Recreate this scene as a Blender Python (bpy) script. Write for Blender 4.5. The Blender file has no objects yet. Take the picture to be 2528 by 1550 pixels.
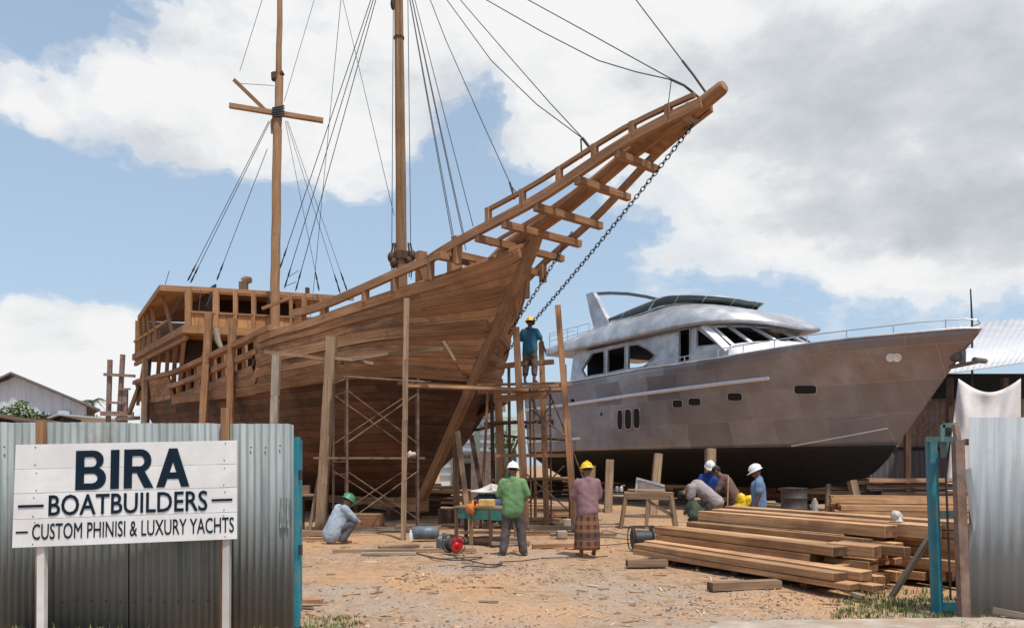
import bpy, bmesh, math, random
from mathutils import Vector, Matrix, noise, geometry
random.seed(7)
R = math.radians
scene = bpy.context.scene
col = scene.collection

# ---------------------------------------------------------------- camera
F, CX, H0, CZ = 1900.0, 1264.0, 1147.0, 1.65      # focal length (px of the photo), principal column, horizon row, eye height
cam_d = bpy.data.cameras.new('camera')
cam = bpy.data.objects.new('camera', cam_d)
col.objects.link(cam)
cam.location = (0, 0, CZ)
cam.rotation_euler = (R(90), 0, 0)
cam_d.sensor_width = 36
cam_d.lens = F / 2528 * 36
cam_d.shift_y = (H0 - 775) / 2528
cam_d.clip_end = 2000
scene.camera = cam

# ---------------------------------------------------------------- light, sky, exposure
SUN_EL, SUN_AZ = R(67), R(150)        # azimuth clockwise from +Y: high, behind the camera and to its right
scene.view_settings.view_transform = 'Standard'
scene.view_settings.look = 'None'
scene.view_settings.gamma = 1
scene.view_settings.exposure = -0.08
sd = Vector((math.sin(SUN_AZ) * math.cos(SUN_EL), math.cos(SUN_AZ) * math.cos(SUN_EL), math.sin(SUN_EL)))
sun_d = bpy.data.lights.new('sun', 'SUN')
sun_d.energy = 4.2
sun_d.angle = R(2.5)
sun_d.color = (1, .95, .87)
sun = bpy.data.objects.new('sun', sun_d)
sun.rotation_euler = sd.to_track_quat('Z', 'Y').to_euler()
sun.location = (0, 0, 60)
col.objects.link(sun)


def pxdir(px, py):
    return Vector(((px - CX) / F, 1, (H0 - py) / F)).normalized()


world = bpy.data.worlds.new('World')
scene.world = world
world.use_nodes = True
nt = world.node_tree
nt.nodes.clear()


class NT:
    """small helper for node trees"""
    def __init__(s, tree): s.t = tree
    def n(s, kind, ins=None, **kw):
        nd = s.t.nodes.new(kind)
        for k, v in kw.items(): setattr(nd, k, v)
        for k, v in (ins or {}).items():
            sock = nd.inputs[k]
            if hasattr(v, 'is_output'): s.t.links.new(v, sock)
            else: sock.default_value = v
        return nd
    def math(s, op, a, b=0.0, clamp=False):
        return s.n('ShaderNodeMath', {0: a, 1: b}, operation=op, use_clamp=clamp).outputs[0]
    def ramp(s, fac, stops, interp='LINEAR'):
        nd = s.n('ShaderNodeValToRGB', {0: fac})
        cr = nd.color_ramp
        cr.interpolation = interp
        while len(cr.elements) < len(stops): cr.elements.new(.5)
        for e, (p, c) in zip(cr.elements, stops):
            e.position = p
            e.color = (c, c, c, 1) if isinstance(c, (int, float)) else (*c[:3], 1)
        return nd.outputs[0]
    def mix(s, fac, a, b, mode='MIX'):
        nd = s.n('ShaderNodeMix', data_type='RGBA', blend_type=mode)
        for i, v in ((0, fac), (6, a), (7, b)):
            if hasattr(v, 'is_output'): s.t.links.new(v, nd.inputs[i])
            elif i and not isinstance(v, (int, float)): nd.inputs[i].default_value = (*v[:3], 1)
            else: nd.inputs[i].default_value = v
        return nd.outputs[2]


W = NT(nt)
geo = W.n('ShaderNodeTexCoord').outputs['Generated']
# clouds: (px, py, half-width px, half-height px, weight); each becomes a soft patch in a fixed direction of the sky
CLOUDS = [(300, 190, 330, 150, .55), (450, 380, 380, 120, .6), (760, 330, 220, 150, .45), (1010, 110, 300, 230, .65),
          (1500, 60, 380, 170, .8), (1900, 180, 420, 230, .7), (2300, 300, 380, 320, .75), (1400, 330, 160, 110, .65),
          (1720, 470, 260, 120, .3), (2150, 560, 420, 110, .5), (180, 830, 210, 110, .95), (60, 880, 170, 90, .9),
          (330, 890, 110, 60, .5), (2000, 660, 300, 60, .25), (1620, 620, 200, 60, .25), (640, 60, 200, 90, .3),
          (60, 280, 70, 45, .35), (2450, 640, 150, 60, .35),
          (150, 60, 230, 110, -.6), (1150, 360, 150, 150, -.7), (1290, 235, 120, 70, -.55), (60, 420, 90, 80, -.4), (1350, 560, 220, 120, -.3), (620, 580, 560, 130, -.6),
          (150, 590, 360, 120, -.6), (1450, 520, 150, 90, -.3), (900, 270, 60, 60, -.25)]
GREY = [(2300, 230, 420, 180, .8), (2200, 560, 420, 60, .5), (1750, 160, 220, 90, .35), (450, 130, 200, 50, .25),
        (430, 410, 330, 40, .22), (760, 120, 200, 60, .2), (1100, 240, 160, 60, .25), (2350, 470, 300, 60, .55)]
warp = W.n('ShaderNodeTexNoise', {'Vector': geo, 'Scale': 5.0, 'Detail': 5.0, 'Roughness': .6}).outputs['Color']
wv = W.n('ShaderNodeVectorMath', {0: warp, 1: (.5, .5, .5)}, operation='SUBTRACT').outputs[0]
wv = W.n('ShaderNodeVectorMath', {0: wv, 'Scale': .16}, operation='SCALE').outputs[0]
gw = W.n('ShaderNodeVectorMath', {0: geo, 1: wv}, operation='ADD').outputs[0]


def patches(items):
    tot = None
    for px, py, rx, ry, wt in items:
        d = pxdir(px, py)
        side = Vector((d.y, -d.x, 0)).normalized()
        up = side.cross(d).normalized()
        dist = Vector(((px - CX) / F, 1, (H0 - py) / F)).length
        u = W.n('ShaderNodeVectorMath', {0: gw, 1: side * (F * dist * .92 / rx)}, operation='DOT_PRODUCT').outputs['Value']
        v = W.n('ShaderNodeVectorMath', {0: gw, 1: up * (F * dist * .92 / ry)}, operation='DOT_PRODUCT').outputs['Value']
        vo = W.math('MULTIPLY', v, v)
        r2 = W.math('ADD', W.math('MULTIPLY', u, u), vo)
        g = W.math('EXPONENT', W.math('MULTIPLY', r2, -.9))
        # only in front: fade with the facing dot product
        fwd = W.n('ShaderNodeVectorMath', {0: geo, 1: d}, operation='DOT_PRODUCT').outputs['Value']
        g = W.math('MULTIPLY', g, W.math('GREATER_THAN', fwd, 0.0))
        tot = W.math('MULTIPLY', g, wt) if tot is None else W.math('MULTIPLY_ADD', g, wt) if False else W.math('ADD', tot, W.math('MULTIPLY', g, wt))
    return tot


cl = patches(CLOUDS)
gr = patches(GREY)
stretch = W.n('ShaderNodeVectorMath', {0: geo, 1: (1, 1, 1.9)}, operation='MULTIPLY').outputs[0]
fbm = W.n('ShaderNodeTexNoise', {'Vector': stretch, 'Scale': 6.5, 'Detail': 10.0, 'Roughness': .58, 'Lacunarity': 2.1}).outputs[0]
fine = W.n('ShaderNodeTexNoise', {'Vector': stretch, 'Scale': 15, 'Detail': 8.0, 'Roughness': .6}).outputs[0]
dens = W.math('ADD', W.math('ADD', cl, W.math('MULTIPLY', W.math('SUBTRACT', fbm, .5), 1.25)),
              W.math('MULTIPLY', W.math('SUBTRACT', fine, .5), .8))
mask = W.ramp(dens, [(0.12, .0), (.28, .26), (.42, .76), (.66, 1)], 'EASE')
shade = W.math('SUBTRACT', W.math('ADD', gr, W.math('MULTIPLY', W.math('SUBTRACT', fbm, .46), 2.3)), W.math('MULTIPLY', fine, .18))
ccol = W.ramp(shade, [(0, (.97, .97, .97)), (.2, (.90, .91, .92)), (.5, (.72, .75, .785)), (.8, (.62, .655, .69)), (1, (.56, .595, .63))])
skyt = W.n('ShaderNodeTexSky', sky_type='NISHITA', sun_disc=False, sun_elevation=SUN_EL, sun_rotation=SUN_AZ,
           air_density=1.0, dust_density=2.2, ozone_density=1.3, altitude=0)
bg_sky = W.n('ShaderNodeBackground', {'Color': skyt.outputs[0], 'Strength': .15})
bg_cl = W.n('ShaderNodeBackground', {'Color': ccol, 'Strength': 1.0})
up_z = W.n('ShaderNodeSeparateXYZ', {0: geo}).outputs[2]
veil = W.n('ShaderNodeBackground', {'Color': (.60, .78, .97, 1), 'Strength': 1.0})
veiled = W.n('ShaderNodeMixShader', {0: W.ramp(up_z, [(0, .66), (.25, .55), (.6, .40), (1, .25)]), 1: bg_sky.outputs[0], 2: veil.outputs[0]})
ms = W.n('ShaderNodeMixShader', {0: mask, 1: veiled.outputs[0], 2: bg_cl.outputs[0]})
nt.links.new(ms.outputs[0], W.n('ShaderNodeOutputWorld').inputs[0])

# ---------------------------------------------------------------- points and mesh building


def P(px, py, Y): return Vector(((px - CX) / F * Y, Y, CZ + (H0 - py) / F * Y))
def G(px, py, z=0.0): return P(px, py, (CZ - z) * F / (py - H0))


class MB:
    """collects shapes, then links them as ONE mesh object"""
    def __init__(s): s.v, s.f, s.uv, s.sm, s.mi = [], [], [], [], []

    def add(s, verts, faces, uvs=None, smooth=False, mat=0):
        o = len(s.v)
        s.v += [Vector(v) for v in verts]
        for k, f in enumerate(faces):
            s.f.append([o + i for i in f])
            s.uv.append(uvs[k] if uvs else [(verts[i][0] + verts[i][1], verts[i][2]) for i in f])
            s.sm.append(smooth)
            s.mi.append(mat)
        return s

    def beam(s, p0, p1, w, h, up=(0, 0, 1), mat=0, w1=None, h1=None, jit=0.0):
        p0, p1 = Vector(p0), Vector(p1)
        d = (p1 - p0)
        L = d.length
        d.normalize()
        up = Vector(up)
        if abs(d.dot(up)) > .97: up = Vector((0, 1, 0)) if abs(d.y) < .9 else Vector((1, 0, 0))
        side = d.cross(up).normalized()
        up = side.cross(d)
        w1, h1 = w1 or w, h1 or h
        vs = []
        for p, ww, hh in ((p0, w, h), (p1, w1, h1)):
            for a, b in ((-1, -1), (1, -1), (1, 1), (-1, 1)):
                vs.append(p + side * (a * ww / 2 + random.uniform(-jit, jit)) + up * (b * hh / 2 + random.uniform(-jit, jit)))
        fs = [(0, 1, 5, 4), (1, 2, 6, 5), (2, 3, 7, 6), (3, 0, 4, 7), (3, 2, 1, 0), (4, 5, 6, 7)]
        ou, ov = random.uniform(0, 50), random.uniform(0, 50)
        uv = []
        for k in range(4):
            b = w if k % 2 == 0 else h
            uv.append([(ou, ov), (ou, ov + b), (ou + L, ov + b), (ou + L, ov)])
            ov += b
        e = [(ou + 9, ov), (ou + 9 + w * .2, ov), (ou + 9 + w * .2, ov + h), (ou + 9, ov + h)]
        return s.add(vs, fs, uv + [e, e], False, mat)

    def box(s, c, size, rz=0.0, mat=0):
        c = Vector(c)
        d = Vector((math.cos(rz), math.sin(rz), 0)) * size[0] / 2
        return s.beam(c - d, c + d, size[1], size[2], mat=mat)

    def tube(s, pts, rad, n=8, mat=0, caps=True, smooth=True):
        pts = [Vector(p) for p in pts]
        rad = rad if isinstance(rad, (list, tuple)) else [rad] * len(pts)
        vs, us, L = [], [], 0
        ref = Vector((0, 0, 1))
        t0 = (pts[-1] - pts[0]).normalized()
        if abs(t0.z) > .9: ref = Vector((0, 1, 0))
        ou, ov = random.uniform(0, 50), random.uniform(0, 50)
        for i, p in enumerate(pts):
            t = (pts[min(i + 1, len(pts) - 1)] - pts[max(i - 1, 0)])
            if t.length < 1e-9: t = t0
            t = t.normalized()
            a = t.cross(ref)
            if a.length < 1e-4: a = t.cross(Vector((1, 0, 0)))
            a.normalize()
            b = a.cross(t)
            if i: L += (p - pts[i - 1]).length
            us.append(L)
            for k in range(n):
                an = 2 * math.pi * k / n
                vs.append(p + a * (math.cos(an) * rad[i]) + b * (math.sin(an) * rad[i]))
        fs, uv = [], []
        c = 2 * math.pi * max(rad) / n
        for i in range(len(pts) - 1):
            for k in range(n):
                k2 = (k + 1) % n
                fs.append((i * n + k, i * n + k2, (i + 1) * n + k2, (i + 1) * n + k))
                uv.append([(ou + us[i], ov + c * k), (ou + us[i], ov + c * (k + 1)), (ou + us[i + 1], ov + c * (k + 1)), (ou + us[i + 1], ov + c * k)])
        s.add(vs, fs, uv, smooth, mat)
        if caps:
            s.add(vs[:n], [tuple(range(n))[::-1]], None, False, mat)
            s.add(vs[-n:], [tuple(range(n))], None, False, mat)
        return s

    def grid(s, rows, uvf=None, smooth=True, mat=0, closed=False):
        """rows: list of equal-length lists of points"""
        n = len(rows[0])
        vs = [p for r in rows for p in r]
        fs, uv = [], []
        for i in range(len(rows) - 1):
            for k in range(n if closed else n - 1):
                k2 = (k + 1) % n
                fs.append((i * n + k, i * n + k2, (i + 1) * n + k2, (i + 1) * n + k))
                if uvf: uv.append([uvf(i, k), uvf(i, k + 1), uvf(i + 1, k + 1), uvf(i + 1, k)])
        return s.add(vs, fs, uv or None, smooth, mat)

    def poly(s, outer, holes=(), thick=None, mat=0):
        """flat polygon with holes; thick = offset vector for a solid slab"""
        loops = [[Vector(p) for p in outer]] + [[Vector(p) for p in h] for h in holes]
        flat = [p for l in loops for p in l]
        tris = geometry.tessellate_polygon(loops)
        fs = [tuple(t) for t in tris]
        if thick is None: return s.add(flat, fs, None, False, mat)
        th = Vector(thick)
        m = len(flat)
        s.add(flat, fs, None, False, mat)
        s.add([p + th for p in flat], [t[::-1] for t in fs], None, False, mat)
        for l in loops:
            k = len(l)
            s.add(l + [p + th for p in l], [(i, (i + 1) % k, k + (i + 1) % k, k + i) for i in range(k)], None, False, mat)
        return s

    def lathe(s, base, axis, prof, n=14, mat=0, smooth=True):
        """prof: list of (distance along axis, radius)"""
        base, ax = Vector(base), Vector(axis).normalized()
        a = ax.cross(Vector((0, 0, 1)) if abs(ax.z) < .9 else Vector((1, 0, 0))).normalized()
        b = ax.cross(a)
        rows = [[base + ax * h + (a * math.cos(2 * math.pi * k / n) + b * math.sin(2 * math.pi * k / n)) * r for k in range(n)] for h, r in prof]
        return s.grid(rows, lambda i, k: (k / n, i * .1), smooth, mat, True)

    def ball(s, c, r, n=10, m=7, mat=0, rot=None, squash=None):
        c = Vector(c)
        r = Vector(r) if isinstance(r, (tuple, list, Vector)) else Vector((r, r, r))
        rows = []
        for i in range(m + 1):
            th = math.pi * i / m
            row = []
            for k in range(n):
                ph = 2 * math.pi * k / n
                p = Vector((r.x * math.sin(th) * math.cos(ph), r.y * math.sin(th) * math.sin(ph), r.z * math.cos(th)))
                if squash: p = p + p.normalized() * squash * noise.noise(p * 6 + c)
                if rot: p = rot @ p
                row.append(c + p)
            rows.append(row)
        return s.grid(rows, lambda i, k: (k / n * 2, i / m), True, mat, True)

    def build(s, name, mats, parent=None, origin=None, local=False):
        me = bpy.data.meshes.new(name)
        if origin is None:
            if parent is not None: origin = Vector((0, 0, 0)) if local else WL[parent.name]
            elif local: origin = Vector((0, 0, 0))
            else:
                xs = [v.x for v in s.v]; ys = [v.y for v in s.v]; zs = [v.z for v in s.v]
                origin = Vector(((min(xs) + max(xs)) / 2, (min(ys) + max(ys)) / 2, min(zs)))
        origin = Vector(origin)
        me.from_pydata([v - origin for v in s.v], [], s.f)
        for m in (mats if isinstance(mats, (list, tuple)) else [mats]): me.materials.append(m)
        uvl = me.uv_layers.new(name='UVMap')
        i = 0
        for fi, p in enumerate(me.polygons):
            p.use_smooth = s.sm[fi]
            p.material_index = s.mi[fi]
            for k in range(p.loop_total):
                u = s.uv[fi][k]
                uvl.data[i].uv = (u[0], u[1])
                i += 1
        o = bpy.data.objects.new(name, me)
        col.objects.link(o)
        if parent is not None:
            o.parent = parent
            WL[o.name] = WL[parent.name]
        else:
            o.location = origin if not local else (0, 0, 0)
            WL[o.name] = origin.copy()
        return o


WL = {}     # world place of every object's origin


def tag(o, label=None, cat=None, group=None, kind=None):
    if label: o['label'] = label
    if cat: o['category'] = cat
    if group: o['group'] = group
    if kind: o['kind'] = kind
    return o


def empty(name, loc, label, cat, group=None, rz=0.0):
    o = bpy.data.objects.new(name, None)
    o.empty_display_size = .3
    o.location = loc
    o.rotation_euler = (0, 0, rz)
    col.objects.link(o)
    WL[o.name] = Vector(loc)
    return tag(o, label, cat, group)


def solid(o, t, off=0.0):
    m = o.modifiers.new('thickness', 'SOLIDIFY')
    m.thickness = t
    m.offset = off
    return o


def bev(o, w, seg=1):
    m = o.modifiers.new('edge', 'BEVEL')
    m.width = w
    m.segments = seg
    m.limit_method = 'ANGLE'
    return o


# ---------------------------------------------------------------- materials
def mk(name, c1, c2, scale=4.0, aniso=(1, 1, 1), rough=.7, metal=0.0, bump=.15, coord='Object', detail=6.0,
       stain=None, stain_scale=.8, stain_amt=.5, rnd=.15, bdist=.02, spec=.5, edges=(.35, .68)):
    m = bpy.data.materials.new(name)
    m.use_nodes = True
    t = NT(m.node_tree)
    bsdf = m.node_tree.nodes['Principled BSDF']
    tc = t.n('ShaderNodeTexCoord').outputs[coord]
    oi = t.n('ShaderNodeObjectInfo').outputs['Random']
    off = t.n('ShaderNodeVectorMath', {0: (13.1, 7.7, 3.3), 'Scale': oi}, operation='SCALE').outputs[0]
    vec = t.n('ShaderNodeVectorMath', {0: tc, 1: off}, operation='ADD').outputs[0]
    va = t.n('ShaderNodeVectorMath', {0: vec, 1: aniso}, operation='MULTIPLY').outputs[0]
    n1 = t.n('ShaderNodeTexNoise', {'Vector': va, 'Scale': scale, 'Detail': detail, 'Roughness': .62}).outputs[0]
    c = t.ramp(n1, [(edges[0], c1), (edges[1], c2)])
    if stain:
        n2 = t.n('ShaderNodeTexNoise', {'Vector': vec, 'Scale': stain_scale, 'Detail': 5.0, 'Roughness': .65}).outputs[0]
        f = t.math('MULTIPLY', t.ramp(n2, [(.45, 0), (.66, 1)]), stain_amt)
        c = t.mix(f, c, stain)
    v = t.math('ADD', t.math('MULTIPLY', oi, 2 * rnd), 1 - rnd)
    hs = t.n('ShaderNodeHueSaturation', {'Color': c, 'Value': v}).outputs[0]
    m.node_tree.links.new(hs, bsdf.inputs['Base Color'])
    bsdf.inputs['Roughness'].default_value = rough
    bsdf.inputs['Metallic'].default_value = metal
    bsdf.inputs['Specular IOR Level'].default_value = spec
    if bump:
        b = t.n('ShaderNodeBump', {'Height': n1, 'Strength': bump, 'Distance': bdist}).outputs[0]
        m.node_tree.links.new(b, bsdf.inputs['Normal'])
    return m


def wood(name, c1, c2, stain=None, amt=.5, rnd=.18, rough=.75, bump=.3):
    return mk(name, c1, c2, 1.0, (1.2, 26, 1), rough, 0, bump, 'UV', 5.0, stain, .9, amt, rnd, .01, .25)


def boards(name, c1, c2, seam, bw, bh, rough=.7, metal=0.0, stain=None, amt=.5, rot=False, seam_w=.012, grain=(1, 18, 1), bump=.5, rough_var=0.0, light=None, bow=None, wobble=.16, var=.55):
    """planked or plated skin laid out on the UV map in metres"""
    m = bpy.data.materials.new(name)
    m.use_nodes = True
    t = NT(m.node_tree)
    bsdf = m.node_tree.nodes['Principled BSDF']
    uv = t.n('ShaderNodeTexCoord').outputs['UV']
    wob = t.n('ShaderNodeTexNoise', {'Vector': uv, 'Scale': .7, 'Detail': 3.0}).outputs['Color']
    wob = t.n('ShaderNodeVectorMath', {0: t.n('ShaderNodeVectorMath', {0: wob, 1: (.5, .5, .5)}, operation='SUBTRACT').outputs[0], 1: (.8, wobble, 0)}, operation='MULTIPLY').outputs[0]
    uvw = t.n('ShaderNodeVectorMath', {0: uv, 1: wob}, operation='ADD').outputs[0]
    br = t.n('ShaderNodeTexBrick', {'Vector': uvw, 'Color1': (0, 0, 0, 1), 'Color2': (1, 1, 1, 1), 'Mortar': (.5, .5, .5, 1), 'Scale': 1.0,
                                    'Mortar Size': seam_w, 'Mortar Smooth': .3, 'Bias': 0.0, 'Brick Width': bw, 'Row Height': bh},
             offset=.43, offset_frequency=2)
    g = t.n('ShaderNodeVectorMath', {0: uv, 1: grain}, operation='MULTIPLY').outputs[0]
    n1 = t.n('ShaderNodeTexNoise', {'Vector': g, 'Scale': 1.1, 'Detail': 6.0, 'Roughness': .65}).outputs[0]
    tone = t.math('ADD', t.math('MULTIPLY', br.outputs['Color'], var), t.math('MULTIPLY', n1, .6))
    c = t.ramp(tone, [(.25, c1), (.9, c2)])
    if stain:
        n2 = t.n('ShaderNodeTexNoise', {'Vector': uv, 'Scale': .55, 'Detail': 6.0, 'Roughness': .68}).outputs[0]
        c = t.mix(t.math('MULTIPLY', t.ramp(n2, [(.42, 0), (.62, 1)]), amt), c, stain)
        n3 = t.n('ShaderNodeTexNoise', {'Vector': uv, 'Scale': 3.1, 'Detail': 4.0, 'Roughness': .6}).outputs[0]
        c = t.mix(t.math('MULTIPLY', t.ramp(n3, [(.5, 0), (.7, 1)]), amt * .6), c, stain)
    if light:
        n4 = t.n('ShaderNodeTexNoise', {'Vector': t.n('ShaderNodeVectorMath', {0: uv, 1: (.8, 2.2, 1)}, operation='MULTIPLY').outputs[0], 'Scale': .9, 'Detail': 7.0, 'Roughness': .7}).outputs[0]
        c = t.mix(t.math('MULTIPLY', t.ramp(n4, [(.54, 0), (.70, .7)]), 1.0), c, light)
    if bow:      # brown ground reflection put into the colour of the forward plates
        u_ = t.n('ShaderNodeSeparateXYZ', {0: uv}).outputs[0]
        n5 = t.n('ShaderNodeTexNoise', {'Vector': uv, 'Scale': .8, 'Detail': 5.0, 'Roughness': .6}).outputs[0]
        fz = t.math('ADD', t.math('MULTIPLY', u_, -.09), t.math('ADD', t.math('MULTIPLY', n5, .9), t.math('MULTIPLY', br.outputs['Color'], .22)))
        c = t.mix(t.ramp(fz, [(-.15 + .3, 0), (.62, .85)]), c, bow)
    c = t.mix(br.outputs['Fac'], c, seam)
    m.node_tree.links.new(c, bsdf.inputs['Base Color'])
    bsdf.inputs['Roughness'].default_value = rough
    bsdf.inputs['Metallic'].default_value = metal
    bsdf.inputs['Specular IOR Level'].default_value = .3
    if rough_var:
        rr = t.math('ADD', t.math('MULTIPLY', n1, rough_var), rough - rough_var / 2)
        m.node_tree.links.new(rr, bsdf.inputs['Roughness'])
    hgt = t.math('SUBTRACT', t.math('MULTIPLY', n1, .25), br.outputs['Fac'])
    b = t.n('ShaderNodeBump', {'Height': hgt, 'Strength': bump, 'Distance': .02}).outputs[0]
    m.node_tree.links.new(b, bsdf.inputs['Normal'])
    return m


def plain(name, c, rough=.6, metal=0.0, var=.25, scale=6.0, bump=.05, spec=.5):
    return mk(name, tuple(x * (1 - var) for x in c), tuple(min(1, x * (1 + var)) for x in c), scale, rough=rough, metal=metal, bump=bump, rnd=.06, spec=spec)


M = {}
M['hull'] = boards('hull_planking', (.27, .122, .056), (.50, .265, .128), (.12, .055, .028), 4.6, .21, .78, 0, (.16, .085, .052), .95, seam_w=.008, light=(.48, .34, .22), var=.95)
M['hull_low_shade'] = boards('bottom_planking', (.06, .026, .013), (.18, .082, .041), (.03, .013, .007), 4.2, .2, .8, 0, (.045, .022, .013), .8, seam_w=.007, light=(.17, .09, .05))  # planking below the wale, darkened: the hull's shade is put into its colour
M['ship_wood'] = wood('ship_timber', (.22, .108, .053), (.42, .23, .122), (.15, .077, .042), .5)
M['house_wood'] = wood('deckhouse_timber', (.29, .145, .068), (.47, .255, .125), (.21, .11, .055), .5)
M['mast_wood'] = wood('mast_timber', (.26, .14, .07), (.43, .255, .14), (.19, .105, .055), .6)
M['old_wood'] = wood('weathered_timber', (.18, .115, .072), (.37, .25, .158), (.12, .08, .055), .6)
M['grey_wood'] = wood('grey_timber', (.20, .165, .13), (.38, .32, .25), (.13, .105, .085), .5)
M['inner_shade'] = wood('shaded_lining', (.03, .017, .011), (.075, .042, .026), (.02, .012, .008), .5)  # deckhouse lining; the shade indoors is put into its near-black colour
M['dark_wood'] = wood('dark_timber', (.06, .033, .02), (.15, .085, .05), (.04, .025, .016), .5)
M['sawn'] = wood('fresh_sawn_timber', (.34, .18, .088), (.63, .385, .20), (.24, .125, .065), .75, .32, .85, .6)
M['sawn_end_shade'] = mk('shaded_end_grain', (.085, .042, .02), (.25, .13, .06), 9, rough=.9, rnd=.45, bump=.5)  # end grain, darkened: the shade on the stack's ends is in the colour
M['sand'] = None
M['rope'] = plain('rigging_wire', (.035, .035, .04), .6)
M['chain'] = plain('chain_steel', (.045, .043, .045), .5, .6)
M['iron'] = plain('dark_iron', (.05, .045, .04), .6, .4)
M['pipe'] = mk('scaffold_pipe', (.10, .052, .032), (.22, .145, .105), 5, rough=.65, metal=.25, rnd=.12)
M['dark'] = plain('interior_shade', (.018, .016, .015), .9)  # near-black, stands in for the shade inside rooms and holes
M['alu'] = boards('bare_plate', (.22, .22, .245), (.47, .47, .50), (.40, .395, .41), 1.7, .95, .38, .42, (.25, .225, .23), .6, seam_w=.005, var=.55, grain=(.9, .9, 1), bump=.05, rough_var=.22, bow=(.235, .145, .108), wobble=.05)
M['bright'] = plain('bright_metal', (.78, .78, .79), .4, .3, .06)
M['alu_top'] = mk('bare_aluminium', (.42, .42, .435), (.70, .70, .715), 1.6, rough=.45, metal=.6, bump=.08, rnd=.02, stain=(.36, .35, .355), stain_scale=1.1, stain_amt=.8)
M['steel'] = plain('polished_rail', (.6, .6, .62), .3, .9, .1)
M['black_paint'] = mk('antifouling', (.004, .004, .0045), (.010, .0095, .0095), 3, rough=.7, rnd=0, bump=.05)
M['tint'] = plain('tinted_screen', (.085, .115, .12), .16, 0, .12, 2.0, 0)
M['gal'] = None
# ================================================================ a hull's own axes


class Frame:
    """plan axes of a hull: s aft from the stem head, b out to the side facing the camera, z up"""
    def __init__(s, bx, by, ax, ay):
        s.o = Vector((bx, by)); l = math.hypot(ax, ay)
        s.a = Vector((ax / l, ay / l)); s.n = Vector((-s.a.y, s.a.x))
        if s.n.y > 0: s.n = -s.n
    def pt(s, q, b, z):
        p = s.o + s.a * q + s.n * b
        return Vector((p.x, p.y, z))
    def hit(s, px, py, b):
        """where the sight line through a photo pixel meets the upright plane at half-breadth b -> (s, z)"""
        r = (px - CX) / F
        q = (r * (s.o.y + s.n.y * b) - (s.o.x + s.n.x * b)) / (s.a.x - r * s.a.y)
        Y = s.o.y + s.a.y * q + s.n.y * b
        return q, CZ + (H0 - py) / F * Y
    def on(s, px, py, bfun):
        """same against the curved side b = bfun(s, z)"""
        b = 1.5
        for _ in range(60):
            q, z = s.hit(px, py, b)
            b += .5 * (bfun(q, z) - b)
        return q, b, z


def lerp_tab(tab, x):
    if x <= tab[0][0]: return tab[0][1]
    for (x0, y0), (x1, y1) in zip(tab, tab[1:]):
        if x <= x1: return y0 + (y1 - y0) * (x - x0) / (x1 - x0)
    return tab[-1][1]


def smooth_tab(tab, x):
    h = .6
    return sum(lerp_tab(tab, x + d) for d in (-h, -h / 2, 0, h / 2, h)) / 5


# ================================================================ the wooden schooner
S = Frame(.59, 19.0, -.65, .76)
SL = 24.0
KEEL = .62
MT = [(0, .05), (.08, .5), (.2, 1.2), (.35, 1.5), (.5, 1.55), (.7, 1.42), (.85, 1.08), (1, .86)]
BT = [(0, .14), (.06, .9), (.14, 1.75), (.25, 2.45), (.4, 2.95), (.55, 3.22), (.75, 3.45), (1, 3.55)]


def ship_b(u, t, q):
    m, B = lerp_tab(MT, t), lerp_tab(BT, t)
    k = m * m / (4 * B)
    us = m / (2 * k)
    b = m * u - k * u * u if u < us else B
    if q > 15: b *= 1 - .16 * ((q - 15) / 9) ** 2 * (1 + (1 - t) * 1.2)
    return max(b, .1)


def deck_b(q, z=0): return ship_b(max(q, 0), 1, q)


CAP_PX = [(1323, 569), (1296, 588), (1245, 617), (1196, 640), (1110, 668), (1031, 692), (930, 727), (832, 762), (760, 789), (671, 812), (620, 838), (581, 855), (505, 890), (435, 921), (380, 934), (340, 944)]
CAP = sorted((max(q, 0), z) for q, b, z in (S.on(x, y, deck_b) for x, y in CAP_PX))
def cap_z(q): return smooth_tab(CAP, q)


def stem_s(z): return max(0.0, 5.2 * (1 - (z - KEEL) / (CAP[0][1] - KEEL)))


def cut(q):
    """how far below the cap rail the planking stops (the open framed bulwark amidships)"""
    if q < 8.8 or q > 17.2: return 0.0
    return .78 * min(1, (q - 8.8) / .15, (17.2 - q) / .15)


LEVEL = []
for _k in range(41):
    _t, _s = _k / 40, 0.0
    for _ in range(40): _s += .4 * (stem_s(KEEL + (cap_z(_s) - KEEL) * _t) - _s)
    LEVEL.append((_t, _s))


def hull_b_at(q, z):
    t = min(1, max(0, (z - KEEL) / (cap_z(q) - KEEL)))
    return ship_b(max(0, q - lerp_tab(LEVEL, t)), t, q)


WZ = sorted((q, z - .1) for q, b, z in (S.on(x, y, hull_b_at) for x, y in [(1150, 925), (1050, 905), (950, 905), (842, 912), (766, 926), (700, 937), (600, 954), (459, 970), (345, 1004)]))
def wale_z(q): return smooth_tab(WZ, q)


NT_, NS_ = 28, 110


def hull_pt(j, i, side=1, off=0.0):
    """j: 0..1 keel to top edge, i: 0..1 stem to stern"""
    def zf(q):
        zt, zw = cap_z(q) - cut(q), wale_z(q)
        return KEEL + (zw - KEEL) * 2 * j if j < .5 else zw + (zt - zw) * (2 * j - 1)
    s0 = 0.0
    for _ in range(40): s0 += .4 * (stem_s(zf(s0)) - s0)
    q = s0 + (SL - s0) * i
    z = zf(q)
    b = hull_b_at(q, z) + off
    t = (z - KEEL) / (cap_z(q) - KEEL)
    rise = max(0, q - 18) / 6
    z += (1 - t) * 1.6 * rise * rise
    return S.pt(q, b * side, z), q, z




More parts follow.
